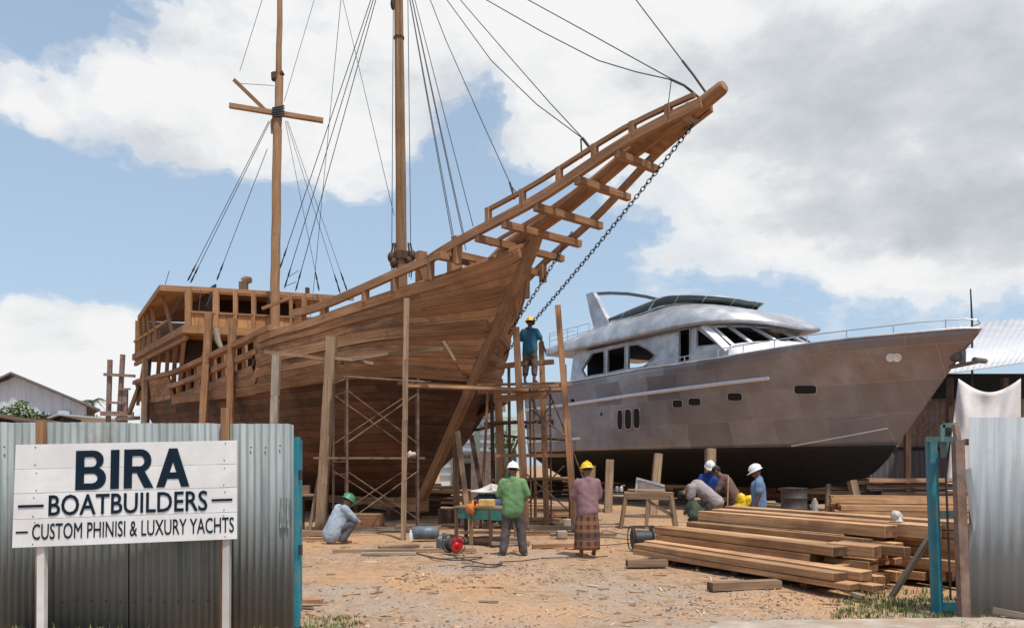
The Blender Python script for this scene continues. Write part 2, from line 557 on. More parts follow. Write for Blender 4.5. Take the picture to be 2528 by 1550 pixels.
ship = empty('wooden_schooner', S.pt(12, 0, 0), 'unfinished wooden two masted schooner with long upswept bowsprit, propped on shores behind the scaffold', 'sailing ship')
I = [(i / NS_) ** 1.25 for i in range(NS_ + 1)]
for side, nm, j0, j1, mt_ in ((1, 'hull_planking', .5, 1, 'hull'), (-1, 'hull_planking', .5, 1, 'hull'), (1, 'bottom_planking', 0, .5, 'hull_low_shade'), (-1, 'bottom_planking', 0, .5, 'hull_low_shade')):
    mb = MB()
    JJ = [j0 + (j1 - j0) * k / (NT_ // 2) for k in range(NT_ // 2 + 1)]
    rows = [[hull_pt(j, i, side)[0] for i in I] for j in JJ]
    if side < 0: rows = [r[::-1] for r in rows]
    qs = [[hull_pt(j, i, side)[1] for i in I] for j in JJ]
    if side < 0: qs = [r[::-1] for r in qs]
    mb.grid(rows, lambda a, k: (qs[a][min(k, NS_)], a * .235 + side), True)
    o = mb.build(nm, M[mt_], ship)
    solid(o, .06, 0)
# transom
mb = MB()
tr = [hull_pt(j / 12, 1.0, 1)[0] for j in range(13)] + [hull_pt(j / 12, 1.0, -1)[0] for j in range(12, -1, -1)]
mb.poly(tr, (), Vector((S.a.x, S.a.y, 0)) * .1)
mb.build('transom', M['hull'], ship)
# stem post and keel
mb = MB()
zs = [KEEL - .05 + k * (CAP[0][1] + .18 - KEEL) / 14 for k in range(15)]
st = [S.pt(stem_s(z) - .12, 0, z) for z in zs]
for a, b in zip(st, st[1:]): mb.beam(a, b + (b - a) * .03, .2, .34, up=(S.a.x, S.a.y, 0), jit=.006)
mb.build('stem_post', M['ship_wood'], ship)
mb = MB()
mb.beam(S.pt(4.9, 0, KEEL - .15), S.pt(20.5, 0, KEEL - .15), .34, .42)
mb.build('keel', M['hull'], ship)


def ribbon(px, width, thick, name, mat, dz=0.0, parent=None, bf=hull_b_at, fr=S, sides=(1,), sub=4, extra=None):
    """a plank that follows the hull's side through photo pixels on its near face"""
    path = [fr.on(x, y, bf) for x, y in px]
    pts = []
    for (q0, b0, z0), (q1, b1, z1) in zip(path, path[1:]):
        for k in range(sub):
            f = k / sub
            pts.append((q0 + (q1 - q0) * f, z0 + (z1 - z0) * f))
    pts.append((path[-1][0], path[-1][2]))
    for sg in sides:
        mb = MB()
        rows = []
        for q, z in pts:
            bt, bb = bf(q, z), bf(q, z - width)
            rows.append([fr.pt(q, (bt - .03) * sg, z), fr.pt(q, (bt + thick) * sg, z), fr.pt(q, (bb + thick) * sg, z - width), fr.pt(q, (bb - .03) * sg, z - width)])
        if sg > 0: rows = rows[::-1]
        L = [p[0] for p in pts]
        if sg > 0: L = L[::-1]
        mb.grid(rows, lambda i, k: (L[i], k * .2), False, 0, True)
        mb.add(rows[0], [(0, 1, 2, 3)]).add(rows[-1], [(3, 2, 1, 0)])
        o = mb.build(name, mat, parent or ship)
    return o


def wale(j, q1, width, thick, sides=(1, -1), name='wale', mat='ship_wood', i0=.006):
    """a thicker strake that follows one level of the planking from the stem aft"""
    for sg in sides:
        path = []
        for k in range(90):
            i = i0 + (.9 - i0) * (k / 89) ** 1.3
            _, q, z = hull_pt(j, i)
            if q > q1: break
            path.append((q, z))
        mb = MB(); rows = []
        for q, z in path:
            bt, bb = hull_b_at(q, z), hull_b_at(q, z - width)
            rows.append([S.pt(q, (bt - .03) * sg, z), S.pt(q, (bt + thick) * sg, z), S.pt(q, (bb + thick) * sg, z - width), S.pt(q, (bb - .03) * sg, z - width)])
        L = [p[0] for p in path]
        if sg > 0: rows.reverse(); L.reverse()
        mb.grid(rows, lambda i, k: (L[i], k * .2), False, 0, True)
        mb.add(rows[0], [(0, 1, 2, 3)]).add(rows[-1], [(3, 2, 1, 0)])
        mb.build(name, M[mat], ship)


wale(.985, 8.6, .22, .10, name='cap_strake')
wale(.89, 8.4, .13, .10)
wale(.775, 8.6, .27, .13)
wale(.64, 12.5, .15, .09)
wale(.525, 16.8, .26, .16)


def curve_beam(name, q0, q1, bf, zf, w, h, mat, side=1, parent=None, step=.5):
    n = max(2, int(abs(q1 - q0) / step))
    mb = MB()
    pts = [S.pt(q0 + (q1 - q0) * k / n, bf(q0 + (q1 - q0) * k / n) * side, zf(q0 + (q1 - q0) * k / n)) for k in range(n + 1)]
    rows = []
    for k, p in enumerate(pts):
        d = (pts[min(k + 1, n)] - pts[max(k - 1, 0)]).normalized()
        sd = d.cross(Vector((0, 0, 1))).normalized()
        up = sd.cross(d)
        rows.append([p + sd * w / 2 * a + up * h / 2 * b for a, b in ((-1, -1), (1, -1), (1, 1), (-1, 1))])
    off = random.uniform(0, 40)
    mb.grid(rows, lambda i, k: (off + i * step, off + k * h), False, 0, True)
    mb.add(rows[0], [(0, 1, 2, 3)]).add(rows[-1], [(3, 2, 1, 0)])
    return mb.build(name, mat, parent or ship)


for sd_ in (1, -1):
    curve_beam('cap_rail', 7.5, 23.9, lambda q: deck_b(q) + .02, lambda q: cap_z(q) + .03, .24, .16, M['ship_wood'], sd_)
    curve_beam('bulwark_rail', 8.6, 17.3, lambda q: deck_b(q) - .02, lambda q: cap_z(q) - .44, .14, .17, M['ship_wood'], sd_)
    for k in range(10):
        q = 9.0 + k * .9
        mb = MB()
        mb.beam(S.pt(q, (deck_b(q) - .14) * sd_, cap_z(q) - 1.15), S.pt(q, (deck_b(q) - .14) * sd_, cap_z(q)), .14, .13, up=(S.a.x, S.a.y, 0))
        mb.build('bulwark_stanchion', M['ship_wood'], ship)
# deck
mb = MB()
rows = []
for k in range(60):
    q = 1.6 + k * 22.1 / 59
    rows.append([S.pt(q, max(.02, hull_b_at(q, cap_z(q) - 1.0) - .12) * f, cap_z(q) - 1.0) for f in (-1, -.5, 0, .5, 1)])
mb.grid(rows, lambda i, k: (i * .4, k * 1.7), False)
solid(mb.build('deck', M['hull'], ship), .08, -1)

# ---------------------------------------------------------------- bowsprit platform
BEAM_PX = [(1745, 243), (1683, 282), (1600, 316), (1518, 364), (1420, 432), (1323, 497), (1180, 570), (1095, 617), (1011, 661), (900, 712), (832, 740), (780, 764)]
def rail_b(q): return 1.2 + .21 * q if q < 2.3 else deck_b(q) + .0
RAILZ = sorted((q, z) for q, b, z in (S.on(x, y, lambda q, z: max(.12, rail_b(q))) for x, y in BEAM_PX))
def rail_z(q): return smooth_tab(RAILZ, q)
Q_TIP = RAILZ[0][0]
def sprit_z(q): return rail_z(min(q, 2)) - .02
sprit = MB()
tipz = 9.02
pa, pb = S.pt(-5.62, 0, tipz + .04), S.pt(2.6, 0, 6.55)
mid = S.pt(-4.6, 0, 8.70)
sprit.tube([pb] + [S.pt(q, 0, rail_z(q) + .06) for q in (1, 0, -1, -2, -3, -4)] + [mid], [.20, .195, .19, .18, .17, .16, .155, .155], 12)
sprit.tube([S.pt(-4.55, 0, 8.70), S.pt(-4.9, 0, 8.80), S.pt(-5.36, 0, 8.95), S.pt(-5.42, 0, 8.97)], [.165, .15, .14, .11], 12)
bowsprit = sprit.build('bowsprit', M['ship_wood'], ship)
for sg in (1, -1):
    curve_beam('side_beam', Q_TIP + .1, 6.4, lambda q: max(.14, rail_b(q)), rail_z, .13 if sg > 0 else .11, .2 if sg > 0 else .15, M['ship_wood'], sg, bowsprit)
    if sg > 0: curve_beam('upper_rail', Q_TIP + .25, .38, lambda q: max(.16, rail_b(q)) * 1.0, lambda q: rail_z(q) + min(.38, .22 + .045 * (q + 5)), .09, .09, M['ship_wood'], sg, bowsprit)
    if sg > 0: curve_beam('inner_pole', -2.2, .9, lambda q: max(.1, rail_b(q) * .52), lambda q: rail_z(q) - .09, .075, .075, M['ship_wood'], sg, bowsprit)
    for q in (-4.3, -3.5, -2.6, -1.7, -.7, .3) if sg > 0 else ():
        mb = MB()
        b = max(.15, rail_b(q)) * sg
        mb.beam(S.pt(q, b, rail_z(q)), S.pt(q, b, rail_z(q) + min(.42, .26 + .045 * (q + 5))), .13, .12, up=(S.a.x, S.a.y, 0))
        mb.build('rail_post', M['ship_wood'], bowsprit)
for q in (-3.16, -2.19, -1.09, -.19, .62, 1.5):
    mb = MB()
    w = rail_b(q)
    z = rail_z(q) - .175
    mb.beam(S.pt(q, w + .05, z), S.pt(q, -w - .2, z), .14, .155, jit=.01)
    mb.build('crosspiece', M['ship_wood'], bowsprit)
mb = MB()
mb.poly([S.pt(-4.75, .17, rail_z(-4.75) + .1), S.pt(-3.4, .42, rail_z(-3.4) - .03), S.pt(-3.4, -.42, rail_z(-3.4) - .03), S.pt(-4.75, -.17, rail_z(-4.75) + .1)], (), (0, 0, -.09))
mb.build('tip_planking', M['ship_wood'], bowsprit)
mb = MB()
mb.lathe(S.pt(-4.5, 0, 8.67), (S.pt(-5.4, 0, 8.96) - S.pt(-4.5, 0, 8.67)), [(0, .17), (0, .225), (.2, .22), (.2, .17)], 12)
mb.build('iron_band', M['old_wood'], bowsprit)
# knightheads, posts and blocks standing on the fore deck
for (px, y0, y1, b) in ((1040, 622, 700, 1.6), (1118, 620, 670, .9), (1128, 585, 640, .2)):
    q, z0 = S.hit(px, y1, b); _, z1 = S.hit(px, y0, b)
    mb = MB()
    mb.beam(S.pt(q, b, z0 - .25), S.pt(q, b, z1), .24, .2, up=(S.a.x, S.a.y, 0))
    mb.build('deck_post', M['ship_wood'], ship)
for q, sp in ((3.1, 1), (3.9, 1), (5.2, 1), (6.1, 1), (2.2, 1), (1.3, 1)):
    for sg in (1, -1):
        b = (rail_b(q) - .03) * sg
        mb = MB()
        mb.beam(S.pt(q, b, cap_z(q) - .1), S.pt(q, b, rail_z(q) - .05), .17, .13, up=(S.a.x, S.a.y, 0))
        mb.build('rail_stanchion', M['ship_wood'], ship)
mb = MB()
q, z = S.hit(1150, 640, .8)
mb.beam(S.pt(q - .3, 1.9, z - .15), S.pt(q + .4, -1.4, z + .1), .2, .18)
mb.build('deck_beam', M['ship_wood'], ship)

# ---------------------------------------------------------------- deckhouse
house = MB()
ZF, ZR = 6.5, 8.2
def at_z(px, py, z): return P(px, py, (z - CZ) * F / (H0 - py))
F0, F2 = at_z(459, 809, ZF), at_z(332, 880, ZF)
R0, R1, R2 = at_z(396, 703, ZR), at_z(819, 729, ZR), at_z(342, 780, ZR)
R3 = R1 + (R2 - R0) * .85
fd = (R1 - R0); fd.z = 0; fd.normalize()
F1 = F0 + fd * 5.4
F3 = F1 + (F2 - F0)
# upper floor with its edge beam
def slab(pts, t, name, mat, parent):
    mb = MB(); mb.poly(pts, (), (0, 0, -t)); return mb.build(name, mat, parent)
floor_o = slab([F0, F1, F3, F2], .22, 'upper_floor', M['house_wood'], ship)
mb = MB()
out = Vector((-.04, -.06, 0))
mb.beam(F0 + out + Vector((-.05, 0, -.05)), F1 + out + Vector((0, 0, -.05)), .07, .26)
mb.build('floor_edge', M['house_wood'], floor_o)
mb = MB()
mb.beam(F0 + out + Vector((0, 0, -.05)), F2 + out + Vector((0, 0, -.05)), .07, .26)
mb.beam(F0 + out * .3 + Vector((0, .1, -.34)), F2 + out * .3 + Vector((0, .1, -.34)), .10, .16)
mb.build('floor_edge', M['ship_wood'], floor_o)
# roof
roof = MB()
up_ = Vector((0, 0, .10))
rc = (R0 + R1 + R2 + R3) / 4 + Vector((0, 0, .22))
ring = [R0, R1, R3, R2]
roof.add([p - Vector((0, 0, .06)) for p in ring] + [rc], [(0, 1, 4), (1, 2, 4), (2, 3, 4), (3, 0, 4)])
roof.add([p - Vector((0, 0, .16)) for p in ring], [(3, 2, 1, 0)])
roof_o = roof.build('roof', M['house_wood'], ship)
for a, b in ((R0, R1), (R0, R2), (R1, R3), (R2, R3)):
    mb = MB()
    mb.beam(a + Vector((0, 0, -.11)), b + Vector((0, 0, -.11)), .08, .21)
    mb.build('fascia', M['house_wood'], roof_o)
q = at_z(590, 716, ZR + .05)
mb = MB()
mb.tube([q + Vector((0, .5, -.1)), q + Vector((0, .5, .42))], .18, 12)
mb.tube([q + Vector((0, .5, .42)), q + Vector((.1, .5, .5)), q + Vector((.28, .45, .48))], [.18, .16, .12], 12)
mb.build('chimney', M['old_wood'], roof_o)
mb = MB()
c_ = at_z(752, 722, ZR) + Vector((0, .4, 0))
mb.box(c_ + Vector((0, 0, .12)), (.14, .14, .3))
mb.build('roof_block', M['dark_wood'], roof_o)
# front wall of the upper storey: posts, sill planking, dark openings left open
W0 = F0 + fd * .08 + Vector((.02, .22, 0))
wt = ZR - .2
WALL = 5.7
wall = MB()
sill = ZF + .58
wall.beam(W0 + Vector((0, 0, .29)), W0 + fd * WALL + Vector((0, 0, .29)), .06, .58)
wall_o = wall.build('front_wall', boards('house_boards', (.36, .17, .062), (.58, .30, .12), (.12, .06, .03), .35, 3, .75, 0, (.28, .14, .06), .4, grain=(18, 1, 1)), ship)
mb = MB(); mb.beam(W0 + Vector((0, -.03, .60)), W0 + fd * WALL + Vector((0, -.03, .60)), .13, .07); mb.build('window_sill', M['house_wood'], wall_o)
mb = MB(); mb.beam(W0 + Vector((0, 0, wt - ZF - .06)), W0 + fd * WALL + Vector((0, 0, wt - ZF - .06)), .12, .15); mb.build('head_beam', M['house_wood'], wall_o)
def along(px):
    """distance along the front wall where the sight column px crosses it"""
    r = (px - CX) / F
    return (r * W0.y - W0.x) / (fd.x - r * fd.y)
for x0, x1 in ((458, 474), (527, 541), (577, 587), (622, 632), (668, 676), (715, 722), (746, 757), (790, 798)):
    a, b = along(x0), along(x1)
    c = W0 + fd * ((a + b) / 2)
    mb = MB(); mb.beam(c + Vector((0, -.02, .1)), c + Vector((0, -.02, wt - ZF)), b - a, .14, up=(0, -1, 0)); mb.build('wall_post', M['house_wood'], wall_o)
# back walls: slats with gaps, their near-black colour carries the inner shade
sidev = (F2 - F0); sidev.z = 0; sidev.normalize()
Lb = (F2 - F0).length
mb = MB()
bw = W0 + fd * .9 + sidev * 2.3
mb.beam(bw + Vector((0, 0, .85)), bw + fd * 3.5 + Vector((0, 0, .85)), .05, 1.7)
mb.build('inner_wall', M['inner_shade'], ship)
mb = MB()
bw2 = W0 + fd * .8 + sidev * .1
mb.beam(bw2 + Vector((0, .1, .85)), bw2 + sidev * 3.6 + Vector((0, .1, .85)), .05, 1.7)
mb.build('inner_wall', M['inner_shade'], ship)
# veranda side: outer posts, rail and boarded after part
for f, ff in ((.22, 1), (.52, 1), (.66, 1), (.78, 1), (.9, 1), (.985, 1)):
    a = F0 + (F2 - F0) * f; b = R0 + (R2 - R0) * min(1, f * 1.02)
    top = Vector((a.x * .45 + b.x * .55, a.y * .45 + b.y * .55, ZR - .16))
    mb = MB(); mb.beam(a + Vector((.05, 0, -.1)), top, .15 if f < .4 else .09, .12, up=(fd.x, fd.y, 0)); mb.build('veranda_post', M['house_wood'], ship)
mb = MB()
a, b = F0 + (F2 - F0) * .25, F0 + (F2 - F0) * 1.0
mb.beam(a + Vector((0, 0, .66)), b + Vector((0, 0, .66)), .08, .10)
mb.build('veranda_rail', M['house_wood'], ship)
mb = MB()
a = F0 + (F2 - F0) * .5
mb.beam(a + Vector((.12, 0, .3)), b + Vector((.12, 0, .3)), .05, .56)
mb.build('veranda_boards', M['ship_wood'], ship)
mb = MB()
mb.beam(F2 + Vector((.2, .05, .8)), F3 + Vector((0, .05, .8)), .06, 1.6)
mb.build('back_wall', M['inner_shade'], ship)
# lower storey: posts from the cap rail to the floor edge, a house front behind with its shade put into the colour
for px_t, px_b in ((352, 340), (366, 362), (392, 385), (412, 408), (430, 425), (447, 441), (487, 482)):
    q, b, z = S.on(px_b, 930, lambda q, z: deck_b(q) - .12)
    top = F0 + (F2 - F0) * max(0, min(1, (459 - px_t) / 127)) + Vector((.12, .1, -.2))
    if px_t > 460: top = F0 + fd * .6 + Vector((.1, .2, -.2))
    mb = MB(); mb.beam(S.pt(q, b, cap_z(q) - .9), top, .20 if px_t in (392, 447, 352) else .15, .15, up=(fd.x, fd.y, 0), jit=.012); mb.build('house_post', M['ship_wood'], ship)
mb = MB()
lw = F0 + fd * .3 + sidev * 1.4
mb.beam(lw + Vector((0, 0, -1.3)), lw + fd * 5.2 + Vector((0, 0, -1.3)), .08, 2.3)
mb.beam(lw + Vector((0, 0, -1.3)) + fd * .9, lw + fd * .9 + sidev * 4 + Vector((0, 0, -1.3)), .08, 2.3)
mb.build('lower_wall', M['inner_shade'], ship)
mb = MB()
c = at_z(530, 816, ZF - .3)
mb.tube([c + Vector((0, .1, .1)), c + Vector((.06, .1, -.3)), c + Vector((.25, .1, -.72))], [.10, .11, .07], 8)
mb.build('crooked_timber', M['grey_wood'], ship)

# ---------------------------------------------------------------- masts
def mast(p0, p1, r0, r1, name='mast', n=9):
    p0, p1 = Vector(p0), Vector(p1)
    mb = MB()
    pts = [p0 + (p1 - p0) * (k / n) + Vector((noise.noise(Vector((k, 3.1, p0.x))) * .025, 0, 0)) * (0 < k < n) for k in range(n + 1)]
    mb.tube(pts, [r0 + (r1 - r0) * k / n for k in range(n + 1)], 14)
    return mb.build(name, M['mast_wood'], ship)


YF = 23.7
fore = mast(P(993, 745, YF), P(981, -200, YF), .175, .125)
mb = MB(); mb.tube([P(992, 640, YF) + Vector((0, 0, -.02)), P(992, 622, YF)], .24, 10); mb.build('mast_collar', M['dark_wood'], fore)
mb = MB(); mb.tube([P(985, 97, YF), P(985, 92, YF)], .165, 12); mb.build('mast_band', M['dark_wood'], fore)
for dx, dz in ((-26, 0), (26, -4), (-20, 14), (20, 10)):
    mb = MB(); mb.ball(P(992 + dx, 635 + dz, YF - .1), (.12, .15, .17), 8, 6)
    mb.tube([P(992 + dx, 628 + dz, YF - .1), P(992 + dx * .8, 600, YF - .1)], .03, 5)
    mb.tube([P(992 + dx, 640 + dz, YF - .15), P(992 + dx * .9, 684, YF - .15)], .018, 4)
    mb.build('block', M['dark_wood'], fore)
mb = MB(); mb.ball(P(970, 10, YF), (.08, .1, .2), 8, 6); mb.build('block', M['iron'], fore)
YA = 27.5
aft = mast(P(678, 812, YA), P(685, 318, YA), .17, .155, 'mast')
top = mast(P(685, 330, YA), P(694, -150, YA), .115, .085, 'topmast')
mb = MB(); mb.tube([P(684, 322, YA), P(688, 270, YA), P(690, 190, YA)], [.15, .145, .14], 12)
mb.tube([P(672, 330, YA), P(672, 300, YA), P(680, 285, YA)], [.05, .07, .05], 8)
mb.build('mast_doubling', M['mast_wood'], aft)
mb = MB(); mb.tube([P(679, 190, YA), P(700, 180, YA)], .09, 10); mb.tube([P(680, 182, YA), P(681, 198, YA)], .16, 12); mb.build('mast_cap', M['dark_wood'], aft)
mb = MB(); mb.beam(P(566, 261, YA - .4), P(798, 298, YA + .4), .16, .15, jit=.008); mb.build('crosstree', M['mast_wood'], aft)
mb = MB(); mb.beam(P(579, 199, YA + .3), P(660, 278, YA), .15, .13, jit=.008); mb.build('crosstree', M['mast_wood'], aft)
mb = MB()
for k in range(5): mb.tube([P(672, 268 + 5 * k, YA - .18), P(702, 262 + 6 * k, YA - .18)], .035, 5)
mb.build('lashing', M['rope'], aft)
mb = MB(); mb.beam(P(647, 762, YA - .6), P(719, 734, YA - .6), .09, .10); mb.build('boom', M['ship_wood'], aft)

# ---------------------------------------------------------------- rigging
def line(pts, r=.013, name='stay', mat='rope', sag=0.0, lan=0.0):
    pts = [Vector(p) for p in pts]
    if lan:
        e = pts[-1]; u = (pts[-2] - e).normalized(); mb = MB()
        mb.tube([e, e + u * lan * .15, e + u * lan * .5, e + u * lan * .6, e + u * lan], [.012, .034, .02, .036, .012], 6); mb.build('lanyard', M[mat], ship)
    if len(pts) == 2 and sag:
        a, b = pts
        pts = [a.lerp(b, k / 14) - Vector((0, 0, sag * 4 * (k / 14) * (1 - k / 14))) for k in range(15)]
    mb = MB(); mb.tube(pts, r, 5)
    return mb.build(name, M[mat], ship)


HND = P(982, -163, YF)
for x, y, Y in ((690.6, 664, 27.9), (702, 712, 28.2), (729.5, 719, 28.4)): line([HND + Vector((0, 0, .4)), P(x, y, Y)], .014, 'shroud', lan=.9)
for x, y, Y in ((1117.5, 594, 20.3), (1121, 591, 20.4), (1145, 578, 20.0), (1168, 559, 19.8), (1150, 617, 21.5)): line([HND, P(x, y, Y)], .013, 'shroud')
for x0, x1, y1 in ((970, 967, 645), (1003, 1015, 690)): line([P(x0 + 2, -160, YF - .2), P(x1, y1, YF - .2)], .012, 'halyard')
tri0, tri1 = P(694, -148, YA), HND
line([tri0, tri1], .014, 'triatic_stay')
apex = P(843, -14, (YA + YF) / 2)
line([tri0.lerp(tri1, .5), apex], .012, 'stay')
line([apex, P(773, 723, 28.8)], .010, 'stay')
line([apex, P(973, 532, YF - .2)], .010, 'stay')
line([tri0, P(592, 176, YA + .3)], .010, 'stay')
line([tri0.lerp(tri1, .48), P(702, 250, YA)], .009, 'stay')
line([P(580, 206, YA + .3), P(676, 212, YA)], .010, 'stay')
for (a, b) in (((664, 299), (463, 694)), ((666, 302), (470, 699)), ((660, 368), (535, 692)), ((704, 299), (788, 718)), ((707, 299), (840, 724)), ((710, 299), (857, 718))):
    line([P(*a, YA), P(*b, 28.6)], .012 if a[0] < 668 else .009, 'shroud', lan=.75)
line([P(408, 702, 28.4), P(418, 668, 28.4)], .012, 'stay')
line([P(712, 684, 28.4), P(737, 668, 28.4)], .012, 'stay'); line([P(706, 706, 28.4), P(731, 696, 28.4)], .012, 'stay')
for a, b in (((496, 714), (491, 767)), ((526, 714), (509, 757)), ((459, 716), (395, 832)), ((452, 720), (389, 832)), ((672, 720), (652, 770)), ((773, 727), (766, 782))):
    line([P(*a, 27.2), P(*b, 26.9)], .011, 'stay')


def sprit_pt(q, up=.2): return S.pt(q, 0, rail_z(max(q, Q_TIP)) + up)


def depth_line(pxs, Y0, Y1, r=.013, name='forestay'):
    n = len(pxs) - 1
    line([P(x, y, Y0 + (Y1 - Y0) * k / n) for k, (x, y) in enumerate(pxs)], r, name)


q1 = next(q / 100 for q in range(-560, 0) if (S.pt(q / 100, 0, 0).x / S.pt(q / 100, 0, 0).y) * F + CX < 1462)
Ys1 = S.pt(q1, 0, 0).y
depth_line([(982, -150), (1103, 0), (1213, 150), (1325, 258), (1437, 341)], YF, Ys1)
depth_line([(982, -185), (1136, 0), (1266, 150), (1360, 257), (1440, 343)], YF, Ys1)
line([P(1437, 341, Ys1), P(1464, 376, Ys1)], .035, 'lanyard')
line([P(1434, 343, Ys1), P(1436, 391, Ys1)], .02, 'lanyard')
Yt = S.pt(-4.7, 0, 0).y
depth_line([(982, -140), (1100, -52), (1200, 0), (1340, 80), (1477, 150), (1570, 178), (1655, 197)], YF, Yt + .6)
depth_line([(982, -175), (1140, -88), (1303, 0), (1440, 75), (1575, 150), (1657, 195)], YF, Yt + .6)
line([P(1655, 196, Yt + .6), P(1690, 212, Yt + .3), P(1736, 250, Yt)], .026, 'lanyard')
depth_line([(1440, -165), (1570, 0), (1684, 150)], 19, Yt + .2)
line([P(1684, 150, Yt + .2), P(1712, 186, Yt + .1), P(1750, 240, Yt)], .024, 'lanyard')
line([P(1657, 200, Yt + .6), P(1649, 262, Yt + .6)], .010, 'stay')
YS3 = 20.3
depth_line([(982, -168), (1062, 0), (1100, 98), (1190, 300), (1258, 450)], YF, YS3)
line([P(1258, 450, YS3), P(1270, 492, YS3)], .03, 'lanyard'); line([P(1262, 460, YS3), P(1281, 485, YS3)], .015, 'lanyard')


def chain(p0, p1, name='bobstay_chain', sag=.12, L=.14):
    mb = MB()
    n = int((p1 - p0).length / (L * .74))
    pts = [p0.lerp(p1, k / n) - Vector((0, 0, sag * 4 * (k / n) * (1 - k / n))) for k in range(n + 1)]
    for k in range(n):
        c = (pts[k] + pts[k + 1]) / 2
        d = (pts[k + 1] - pts[k]).normalized()
        a = d.cross(Vector((.3, .2, 1))).normalized(); b = d.cross(a)
        w = a if k % 2 else b
        ring = []
        for j in range(10):
            an = 2 * math.pi * j / 10
            ring.append(c + d * math.cos(an) * L / 2 + w * math.sin(an) * L * .30)
        m = len(ring); vs, fs = [], []
        o3 = d.cross(w)
        for j, p in enumerate(ring):
            rad = (p - c).normalized()
            for h in range(4):
                an = math.pi / 2 * h + .78
                vs.append(p + (rad * math.cos(an) + o3 * math.sin(an)) * .0115)
        for j in range(m):
            for h in range(4): fs.append((j * 4 + h, j * 4 + (h + 1) % 4, ((j + 1) % m) * 4 + (h + 1) % 4, ((j + 1) % m) * 4 + h))
        mb.add(vs, fs, None, True)
    return mb.build(name, M['chain'], ship)


q, z = S.hit(1711, 308, 0)
h1 = S.on(1244, 876, lambda q, z: -.55)
chain(S.pt(q, 0, z), S.pt(h1[0], -.55, h1[2]), sag=.1)
q, z = S.hit(1412, 573, -1.0)
h2 = S.on(1256, 822, lambda q, z: -.5)
chain(S.pt(q, -1.0, z), S.pt(h2[0], -.5, h2[2]), sag=.05)
# hawse hole low on the bow
q, b, z = S.on(1205, 895, hull_b_at)
# ================================================================ the motor yacht
Y = Frame(13.4, 22.0, -.5, .866)
YL = 20.4
SHEER = sorted((q, z) for q, b, z in (Y.on(x, y, lambda q, z: 3.0 * (1 - max(0, 1 - q / 9) ** 2.1)) for x, y in
        [(2424, 811), (2380, 809), (2231, 822), (2098, 834), (1990, 848), (1900, 861), (1780, 882), (1674, 898), (1588, 909), (1409, 941), (1300, 961)]))
def ysheer(q): return smooth_tab(SHEER, q)
STEM = sorted(((z, q) for q, z in (Y.hit(x, y, 0) for x, y in [(2424, 812), (2383, 862), (2343, 915), (2297, 981), (2257, 1037), (2216, 1093), (2191, 1133), (2160, 1165), (2126, 1184), (2063, 1201), (2000, 1206)])))
ZWL, ZK = 2.27, STEM[0][0]
def ystem(z): return lerp_tab(STEM, z)


def yacht_b(q, z):
    f = min(1, max(0, (z - ZWL) / (5.4 - ZWL)))
    u = max(0, q - ystem(z))
    top = 3.0 * (1 - max(0, 1 - u / 9) ** 2.1)
    wl = 2.75 * (1 - max(0, 1 - u / 12) ** 1.7)
    b = wl + (top - wl) * f ** 1.3
    if z < ZWL:
        g = max(0, (z - ZK) / (ZWL - ZK))
        b = wl * g ** .75
    return b


yacht = empty('motor_yacht', Y.pt(10, 0, 0), 'bare metal motor yacht under construction with black bottom, on props at the right', 'yacht')


def yrows(zfun, nz, side, n=70):
    rows, qs = [], []
    for j in range(nz + 1):
        r, qq = [], []
        for i in range(n + 1):
            f = (i / n) ** 1.3
            q0 = 0
            for _ in range(25):
                z = zfun(j / nz, q0)
                q0 += .5 * (ystem(z) - q0)
            q = q0 + (YL - q0) * f
            z = zfun(j / nz, q)
            r.append(Y.pt(q, max(.02, yacht_b(q, z)) * side, z)); qq.append(q)
        if side < 0: r.reverse(); qq.reverse()
        rows.append(r); qs.append(qq)
    return rows, qs


for sd_ in (1, -1):
    rows, qs = yrows(lambda f, q: ZWL + (ysheer(q) - ZWL) * f, 18, sd_)
    mb = MB(); mb.grid(rows, lambda a, k: (qs[a][k], a * .178), True)
    solid(mb.build('hull_plating', M['alu'], yacht), .03, 0)
    rows, qs = yrows(lambda f, q: ZK + (ZWL - .002 - ZK) * f, 10, sd_)
    mb = MB(); mb.grid(rows, lambda a, k: (qs[a][k], a * .15), True)
    solid(mb.build('bottom', M['black_paint'], yacht), .03, 0)
mb = MB()
tz = [ZK + .1 + k * (ysheer(YL) - ZK - .1) / 10 for k in range(11)]
mb.poly([Y.pt(YL, yacht_b(YL, z), z) for z in tz] + [Y.pt(YL, -yacht_b(YL, z), z) for z in reversed(tz)], (), Y.pt(.08, 0, 0) - Y.pt(0, 0, 0))
mb.build('transom', M['alu'], yacht)
mb = MB()
rows = [[Y.pt(q, (yacht_b(q, 5.3) - .06) * f, ysheer(q) - .16) for f in (-1, -.5, 0, .5, 1)] for q in [.6 + k * (YL - .7) / 40 for k in range(41)]]
mb.grid(rows, lambda i, k: (i * .5, k * 1.2), False)
solid(mb.build('deck', M['alu_top'], yacht), .06, -1)


def ytrace(px, bf=yacht_b):
    return [Y.on(x, y, bf) for x, y in px]


def rub(px, r, name, mat=M['bright']):
    mb = MB()
    path = ytrace(px)
    pts = []
    for (q0, b0, z0), (q1, b1, z1) in zip(path, path[1:]):
        for k in range(6):
            f = k / 6; q = q0 + (q1 - q0) * f; z = z0 + (z1 - z0) * f
            pts.append(Y.pt(q, yacht_b(q, z) + r * .45, z))
    q, b, z = path[-1]; pts.append(Y.pt(q, b + r * .3, z))
    mb.tube(pts, r, 8); mb.ball(pts[-1], r, 8, 6); mb.ball(pts[0], r, 8, 6)
    return mb.build(name, mat, yacht)


